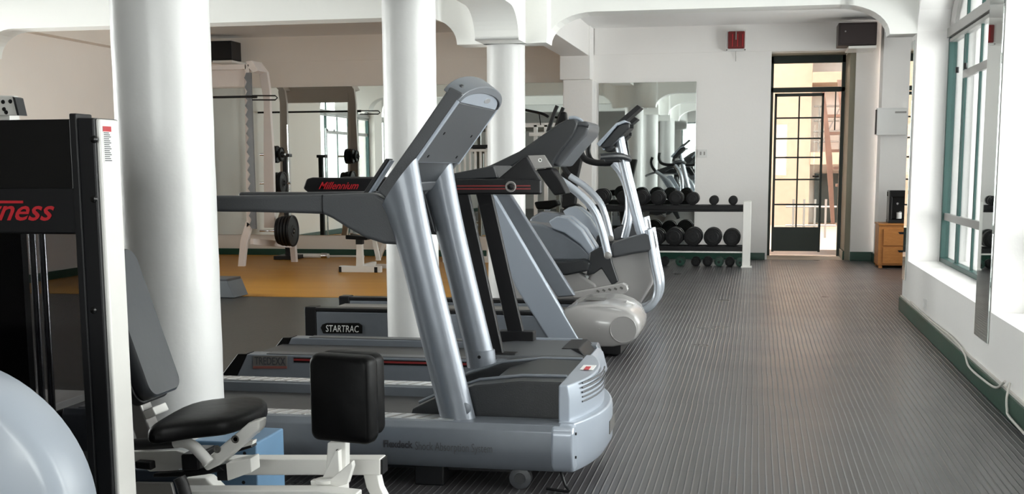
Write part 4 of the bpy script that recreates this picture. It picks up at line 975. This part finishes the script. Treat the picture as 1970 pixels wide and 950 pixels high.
for k, (px, r, nm) in enumerate(((524, .12, 'inner'), (533, .13, 'middle'), (543, .14, 'outer'))):
    wplate(px, 352, 14.25, r, .045, '%s black weight plate on the middle peg of the squat rack' % nm, G)

# tall dark post machine beside the rack (lat column)
lc = thing('cable_column', 'slim black cable column with guide rod beside the squat rack plates', 'weight machine', (-5.4, 14.9, 0))
x0_, x1_ = uy(543, 300, 14.9)[0], uy(551, 300, 14.9)[0]
MB().box(x0_, x1_, 14.9, 14.96, 0, uy(545, 300, 14.9)[1]).build('post', 'black_plastic', lc, bev=.004)
MB().cyl((x1_+.03, 14.88, .1), (x1_+.03, 14.88, uy(555, 240, 14.9)[1]), .010, n=10).build('guide_rod', 'chrome', lc)
MB().box(x0_-.1, x1_+.12, 14.75, 15.1, 0, .05).build('base', 'black_plastic', lc, bev=.005)
MB().box(x0_-.02, x1_+.05, 14.86, 14.97, uy(545, 302, 14.9)[1], uy(545, 296, 14.9)[1]).build('head', 'black_plastic', lc, bev=.004)

# bench
bn = thing('weight_bench', 'white tubular bench stand with a black padded T top on the orange floor', 'bench', (-4.3, 13.1, 0))
YB2 = 13.07; P = lambda *a: prof(a, YB2)
p = P((652, 512), (732, 512), (732, 525), (652, 525)); MB().box(p[0][0], p[1][0], YB2, YB2+.07, .0, .07).build('front_foot', 'white_steel', bn, bev=.005)
for a0, a1 in ((652, 657), (720, 726)): q = P((a0, 520), (a1, 520)); MB().box(q[0][0], q[1][0], YB2-.006, YB2+.076, 0, .062).build('foot_cap', 'black_plastic', bn, bev=.003)
p = P((685, 470), (696, 470), (698, 512), (684, 512)); MB().xz(p, YB2+.01, YB2+.06).build('post', 'white_steel', bn, bev=.004)
p = P((684, 458), (697, 458), (697, 470), (684, 470)); MB().xz(p, YB2+.0, YB2+.07).build('post_collar', 'black_plastic', bn, bev=.004)
p = P((670, 451), (712, 455), (711, 461), (670, 459)); MB().xz(p, YB2-.1, YB2+.14).build('pad', 'black_vinyl', bn, bev=.008)
p = P((698, 458), (706, 458), (716, 505), (708, 505)); MB().xz(p, YB2+.3, YB2+.34).build('frame_leg', 'white_steel', bn, bev=.003)
p = P((722, 460), (730, 460), (712, 505), (703, 505)); MB().xz(p, YB2+.36, YB2+.40).build('frame_leg', 'white_steel', bn, bev=.003)
p = P((730, 462), (738, 462), (742, 505), (734, 505)); MB().xz(p, YB2+.36, YB2+.40).build('frame_leg', 'white_steel', bn, bev=.003)
x0_, x1_ = P((668, 500))[0][0], P((755, 500))[0][0]
MB().box(x0_, x1_, YB2+.55, YB2+.60, .0, .05).build('rear_foot', 'white_steel', bn, bev=.004)
xm = P((690, 500))[0][0]; MB().box(xm-.025, xm+.025, YB2+.05, YB2+.58, .03, .08).build('spine', 'white_steel', bn, bev=.004)
x0_, x1_ = P((700, 460))[0][0], P((745, 460))[0][0]
MB().box(x0_, x1_+.1, YB2+.30, YB2+.42, uy(700, 462, YB2+.3)[1], uy(700, 458, YB2+.3)[1]).build('cross_bar', 'white_steel', bn, bev=.003)

# bars lying on the orange floor
def lyingbar(label, a, b, r, m, Y):
    (xa, _), (xb, _) = uy(a, 495, Y), uy(b, 495, Y)
    t = thing('floor_bar', label, 'bar', ((xa+xb)/2, Y, 0))
    MB().cyl((xa, Y, r), (xb, Y+.02, r), r, n=14).build('bar', m, t)
    MB().cyl((xb-.10, Y+.02, r), (xb-.02, Y+.02, r), r*1.25, n=14).build('collar', 'chrome', t)
lyingbar('thick white tube lying on the orange floor along the back wall', 572, 632, .030, 'white_steel', 15.1)
lyingbar('thin pale bar lying on the orange floor behind the bench', 628, 700, .014, 'white_steel', 15.28)

# grey step block at the edge of the orange floor
sb = thing('step_block', 'dark grey wedge-ended aerobic step beside the first column, on the orange floor edge', 'step', (-4.8, 10.45, 0))
MB().xz([(a, b) for a, b in zip([uy(p, 560, 10.3)[0] for p in (350, 450, 438, 350)], (0, 0, .15, .15))], 10.3, 10.62).build('body', 'grey_step', sb, bev=.006)
xs_ = [uy(p, 560, 10.3)[0] for p in (350, 437)]
MB().box(xs_[0], xs_[1], 10.31, 10.61, .15, .17).build('top_mat', 'dark_grey_plastic', sb, bev=.004)

# white bars added in place of a mirror reflection
mg = thing('reflection_frame', 'white steel frame with vertical bars, added for a mirror reflection, partly hidden behind the third column', 'weight machine', (-3.1, 14.9, 0))
YG = 14.7; P = lambda *a: prof(a, YG)
for px in (862, 938, 1030, 1050):
    x = P((px, 300))[0][0]; MB().box(x-.022, x+.022, YG, YG+.05, 0, P((px, 240))[0][1]).build('post', 'white_steel', mg, bev=.003)
x0_, x1_ = P((850, 240))[0][0], P((1072, 240))[0][0]
MB().box(x0_, x1_, YG, YG+.06, P((900, 246))[0][1], P((900, 238))[0][1]).build('top_beam', 'white_steel', mg, bev=.003)
MB().box(x0_, P((942, 240))[0][0], YG-.12, YG+.12, P((900, 285))[0][1], P((900, 279))[0][1]).build('shelf', 'black_plastic', mg, bev=.003)
MB().box(x0_, P((942, 240))[0][0], YG-.10, YG+.10, P((900, 292))[0][1], P((900, 287))[0][1]).build('upper_rail', 'white_steel', mg, bev=.003)
for k in range(9):
    x = P((856+k*10, 300))[0][0]; MB().box(x-.013, x+.013, YG-.06, YG-.03, P((900, 345))[0][1], P((900, 291))[0][1]).build('slat', 'white_steel', mg, bev=.003)
MB().tube([(*[P((1012, 212))[0][0]], YG-.1, P((1012, 212))[0][1]), (P((1045, 219))[0][0], YG-.1, P((1045, 219))[0][1]), (P((1058, 228))[0][0], YG-.1, P((1058, 226))[0][1])], .016, n=10, smooth=4).build('lat_bar', 'black_plastic', mg)
MB().cyl((P((1040, 218))[0][0], YG-.1, P((1040, 218))[0][1]), (P((1040, 218))[0][0], YG, P((1040, 240))[0][1]), .006, n=8).build('cable', 'black_plastic', mg)
MB().box(x0_, x1_, YG-.05, YG+.1, 0, .07).build('base_beam', 'white_steel', mg, bev=.004)
MB().box(P((1020, 300))[0][0], P((1064, 300))[0][0], YG-.08, YG-.03, P((1040, 262))[0][1], P((1040, 255))[0][1]).build('cross_bar', 'white_steel', mg, bev=.003)

# ================================================================== DUMBBELL RACK
YD0, YD1 = 14.28, 14.72
dr = thing('dumbbell_rack', 'white two-tier steel dumbbell rack with black trays against the white back wall', 'rack', (-1.0, 14.5, 0))
XE0, XE1 = -.125, -.035; XLF = -2.0
MB().box(XE0, XE1, YD0-.01, YD0+.05, 0, .75).build('end_post', 'white_steel', dr, bev=.004)
MB().box(XE0, XE1, YD1-.02, YD1+.04, 0, .75).build('end_post', 'white_steel', dr, bev=.004)
MB().box(XLF, XLF+.08, YD0-.01, YD0+.05, 0, .75).build('end_post', 'white_steel', dr, bev=.004)
MB().box(XLF, XLF+.08, YD1-.02, YD1+.04, 0, .75).build('end_post', 'white_steel', dr, bev=.004)
MB().box(XE0-.01, XE1+.02, YD0-.03, YD0+.08, 0, .02).build('foot_plate', 'white_steel', dr, bev=.003)
for z in (.19, .66):
    MB().box(XLF+.02, XE0+.005, YD0+.0, YD1, z-.022, z-.004).build('tray_frame', 'white_steel' if z < .5 else 'black_plastic', dr, bev=.003)
    MB().box(XLF+.03, XE0, YD0+.02, YD0+.10, z-.004, z+.05).build('tray', 'black_plastic', dr, bev=.004)
    MB().box(XLF+.03, XE0, YD1-.12, YD1-.04, z-.004, z+.05).build('tray', 'black_plastic', dr, bev=.004)
ORD = ['first', 'second', 'third', 'fourth', 'fifth', 'sixth', 'seventh', 'eighth', 'ninth']
def dumbbell(px, z0, r, L, label, grp, m='cast_iron', cap='black_plastic', Y=14.5, yaw=0):
    x = uy(px, 440, Y-L/2)[0]; z = z0 + r
    t = thing('dumbbell', label, 'dumbbell', (x, Y, z0), grp); hl = L*.34
    for s in (-1, 1):
        o = Y - s*L/2
        hd = MB().lathe((0, s, 0), (x, o, z), [(0, .004), (0, r*.60), (.003, r*.64), (.022, r*.64), (.0225, r*.82), (.026, r*.85), (.044, r*.85), (.0445, r*.97), (.048, r), (hl-.004, r), (hl, r*.96), (hl, .014)], 36).build('head', m, t, ang=28)
        MB().lathe((0, s, 0), (x, o-s*.002, z), [(0, .003), (0, r*.28), (.005, r*.32)], 16).build('end_cap', cap, hd)
    MB().cyl((x, Y-L/2+hl, z), (x, Y+L/2-hl, z), .015, n=14).build('handle', 'chrome', t)
    return t
G1, G2, G3 = 'dumbbells on the top tray', 'dumbbells on the lower tray', 'dumbbells on the floor under the rack'
for k, (px, r) in enumerate(((1409, .052), (1372, .054), (1331, .074), (1299, .082), (1264, .084), (1233, .086), (1199, .085), (1156, .095))):
    dumbbell(px, .712, r, .26+r, '%s black dumbbell from the white end post on the top tray' % ORD[k], G1)
for k, (px, r) in enumerate(((1408, .099), (1371, .104), (1333, .106), (1297, .105), (1262, .099), (1227, .104), (1190, .104))):
    dumbbell(px, .241, r, .30+r, '%s large black dumbbell from the white end post on the lower tray' % ORD[k], G2)
for k, (px, r, m) in enumerate(((1425, .050, 'green_paint'), (1405, .054, 'cast_iron'), (1384, .054, 'green_paint'), (1362, .056, 'cast_iron'), (1339, .054, 'cast_iron'), (1309, .056, 'green_paint'), (1278, .052, 'cast_iron'))):
    t = dumbbell(px, .0, r, .24, '%s small dumbbell from the end post on the floor under the rack' % ORD[k], G3, m=m)

# ================================================================== FAR RIGHT CORNER
cbn = thing('wooden_cabinet', 'small orange-brown wooden cabinet with two drawers by the far pier', 'cabinet', (1.7, 14.6, 0))
YK = 14.45; xk0, xk1 = uy(1690, 470, YK)[0], uy(1690, 470, YK)[0]+.62; zk = uy(1700, 430, YK)[1]
MB().box(xk0, xk1, YK+.01, YK+.45, .03, zk-.02).build('body', 'wood_grain', cbn, bev=.004)
MB().box(xk0-.008, xk1+.008, YK-.01, YK+.46, zk-.02, zk).build('top', 'wood_grain', cbn, bev=.003)
for z0_, z1_ in ((.05, .235), (.255, .44)):
    dw = MB().box(xk0+.05, xk1-.05, YK-.006, YK+.012, z0_, z1_).build('drawer', 'wood_grain', cbn, bev=.004)
    xh_ = xk0+.27; MB().xz([(xh_-.06, z1_-.03), (xh_+.06, z1_-.03), (xh_+.045, z1_-.055), (xh_-.045, z1_-.055)], YK-.010, YK-.004).build('drawer_pull', 'black_plastic', dw)
for x in (xk0+.01, xk1-.05):
    for y in (YK+.02, YK+.40): MB().box(x, x+.04, y, y+.04, 0, .04).build('foot', 'wood_grain', cbn)
ap = thing('coffee_machine', 'glossy black appliance with chrome bits standing on the wooden cabinet', 'appliance', (1.75, 14.65, zk))
q = uy(1709, 428, YK+.1); w0_ = q[0]
MB().box(w0_, w0_+.36, YK+.1, YK+.36, zk, zk+.04).build('base', 'black_plastic', ap, bev=.006)
MB().box(w0_, w0_+.36, YK+.22, YK+.36, zk+.04, zk+.36).build('back', 'black_gloss', ap, bev=.008)
MB().box(w0_, w0_+.36, YK+.1, YK+.36, zk+.29, zk+.37).build('head', 'black_gloss', ap, bev=.012)
MB().box(w0_, w0_+.035, YK+.1, YK+.24, zk+.04, zk+.30).build('side', 'black_gloss', ap, bev=.006)
for dx_, dz_ in ((.10, .22), (.13, .12), (.19, .20)): MB().lathe((0, -1, 0), (w0_+dx_, YK+.22, zk+dz_), [(0, .02), (.03, .022), (.045, .012)], 16).build('knob', 'chrome', ap)
MB().cyl((w0_+.12, YK+.16, zk+.05), (w0_+.12, YK+.16, zk+.12), .03, n=20).build('cup', 'white_plastic', ap)
nb = thing('wall_box', 'white rectangular box fixed high on the far right pilaster', 'box', (1.55, 15.1, 1.5))
p0, p1 = uy(1686, 260, 15.05), uy(1746, 208, 15.05)
MB().box(p0[0], p1[0], 15.05, 15.15, p0[1], p1[1]).build('housing', 'white_plastic', nb, bev=.006)
MB().box(p0[0]-.012, p0[0]+.002, 15.06, 15.15, p0[1]+.01, p1[1]-.01).build('side_plate', 'maroon_black', nb)
MB().box(p0[0]+.20, p1[0]-.01, 15.046, 15.052, p1[1]-.055, p1[1]-.035).build('vent', 'grey_frame', nb)
MB().box(p0[0], p1[0], 15.04, 15.15, p1[1]-.002, p1[1]+.008).build('lid', 'ceiling_paint', nb, bev=.002)

def speaker(label, x0, x1, y0, y1, z0, z1, m, bracket=True):
    t = thing('wall_speaker', label, 'speaker', ((x0+x1)/2, (y0+y1)/2, z0))
    MB().box(x0, x1, y0, y1, z0, z1).build('cabinet', m, t, bev=.008)
    MB().box(x0+.02, x1-.02, y0-.008, y0+.002, z0+.02, z1-.02).build('grille', m, t, bev=.004)
    MB().lathe((0, -1, 0), (x0+.08, y0-.008, z0+(z1-z0)*.62), [(0, .009), (.003, .008)], 14).build('badge', 'grey_frame', t)
    MB().box(x0+.12 if x1-x0 > .35 else x0, x1, y0+.0, YB-.02, z0-.035, z0-.005).build('shelf_bracket', 'white_steel', t, bev=.003)
    return t
p0, p1 = uy(1612, 88, 15.0), uy(1688, 42, 15.0)
speaker('dark maroon loudspeaker on a shelf in the top right corner beside the far door', p0[0], p1[0], 15.0, 15.36, p0[1], p1[1], 'maroon_black')
p0, p1 = uy(392, 116, 15.1), uy(445, 78, 15.1)
speaker('black loudspeaker on the beige wall above the squat rack', p0[0], p1[0], 15.1, 15.4, p0[1], p1[1], 'black_plastic')
al = thing('alarm_beacon', 'square dark red alarm lamp in a white frame high on the back wall', 'alarm', (-.26, 15.5, 2.55))
p0, p1 = uy(1396, 98, 15.48), uy(1436, 57, 15.48)
MB().box(p0[0], p1[0], 15.50, YB-.02, p0[1], p1[1]).build('frame', 'white_plastic', al, bev=.01)
lens = MB().box(p0[0]+.025, p1[0]-.018, 15.475, 15.505, p0[1]+.025, p1[1]-.015).build('lens', 'dark_red', al, bev=.012)
for k in range(6): MB().box(p0[0]+.045+.030*k, p0[0]+.055+.030*k, 15.468, 15.477, p0[1]+.05, p1[1]-.05).build('lens_rib', 'red_paint' if k % 2 else 'dark_red', lens)
xc_ = (p0[0]+p1[0])/2; MB().box(xc_-.006, xc_+.006, 15.462, 15.470, p0[1]+.13, p1[1]-.02).build('centre_bar', 'grey_frame', al)
for x in (p0[0]+.012, p1[0]-.012): MB().cyl((x, 15.495, p0[1]+.012), (x, 15.505, p0[1]+.012), .008, n=10).build('screw', 'grey_sticker', al)
MB().cyl((xc_, YB-.024, uy(1416, 118, 15.58)[1]), (xc_, YB-.024, p0[1]+.02), .004, n=8).build('pull_cord', 'grey_frame', al)
sw = thing('light_switch', 'small white double light switch on the back wall right of the mirror', 'switch', (-.65, YB, 1.3))
p0, p1 = uy(1342, 303, YB-.01), uy(1361, 287, YB-.01)
MB().box(p0[0], p1[0], YB-.012, YB-.0005, p0[1], p1[1]).build('plate', 'white_plastic', sw, bev=.002)
for f in (.25, .62): MB().box(p0[0]+(p1[0]-p0[0])*f, p0[0]+(p1[0]-p0[0])*(f+.14), YB-.018, YB-.010, p0[1]+.03, p1[1]-.03).build('rocker', 'grey_frame', sw)
so = thing('wall_socket', 'small white electric socket low on the right wall under the window', 'socket', (XR, 9.0, .2))
MB().box(XR-.010, XR-.0005, 8.80, 8.90, .155, .235).build('plate', 'white_plastic', so, bev=.002)
MB().box(XR-.013, XR-.009, 8.83, 8.87, .18, .21).build('outlet', 'ceiling_paint', so)
# fluorescent batten on the ceiling
fl = thing('ceiling_batten', 'long thin unlit batten fixed to the ceiling behind the arched beam', 'ceiling light', (-.3, 13.4, ZC))
p0, p1 = uy(1278, 27, 13.2), uy(1520, 17, 13.2)
MB().box(p0[0], p1[0], 13.2, 13.26, ZC-.045, ZC-.001).build('housing', 'white_plastic', fl, bev=.004)
MB().cyl((p0[0]+.04, 13.23, ZC-.065), (p1[0]-.04, 13.23, ZC-.065), .013, n=12).build('tube', 'ceiling_paint', fl)
for x in (p0[0]+.01, p1[0]-.03): MB().box(x, x+.025, 13.21, 13.25, ZC-.085, ZC-.04).build('end_holder', 'grey_frame', fl)
# loose white cable along the right wall
def cable(label, pts, r=.006):
    return tag(MB().tube(pts, r, n=8, smooth=6).build('white_cable', 'cable_white'), label, 'cable')
cable('white cable drooping along the top of the green skirting on the right wall', [(XR-.012, 9.6, .135), (XR-.012, 8.6, .128), (XR-.015, 7.6, .14), (XR-.02, 7.1, .12), (XR-.03, 6.85, .08), (XR-.034, 6.4, .085), (XR-.03, 6.1, .10), (XR-.02, 5.95, .155)])
cable('short white cable loop hanging over the green skirting nearest the camera on the right', [(XR-.012, 5.88, .16), (XR-.03, 5.84, .10), (XR-.034, 5.8, .05), (XR-.034, 5.75, .03), (XR-.034, 5.4, .02)])
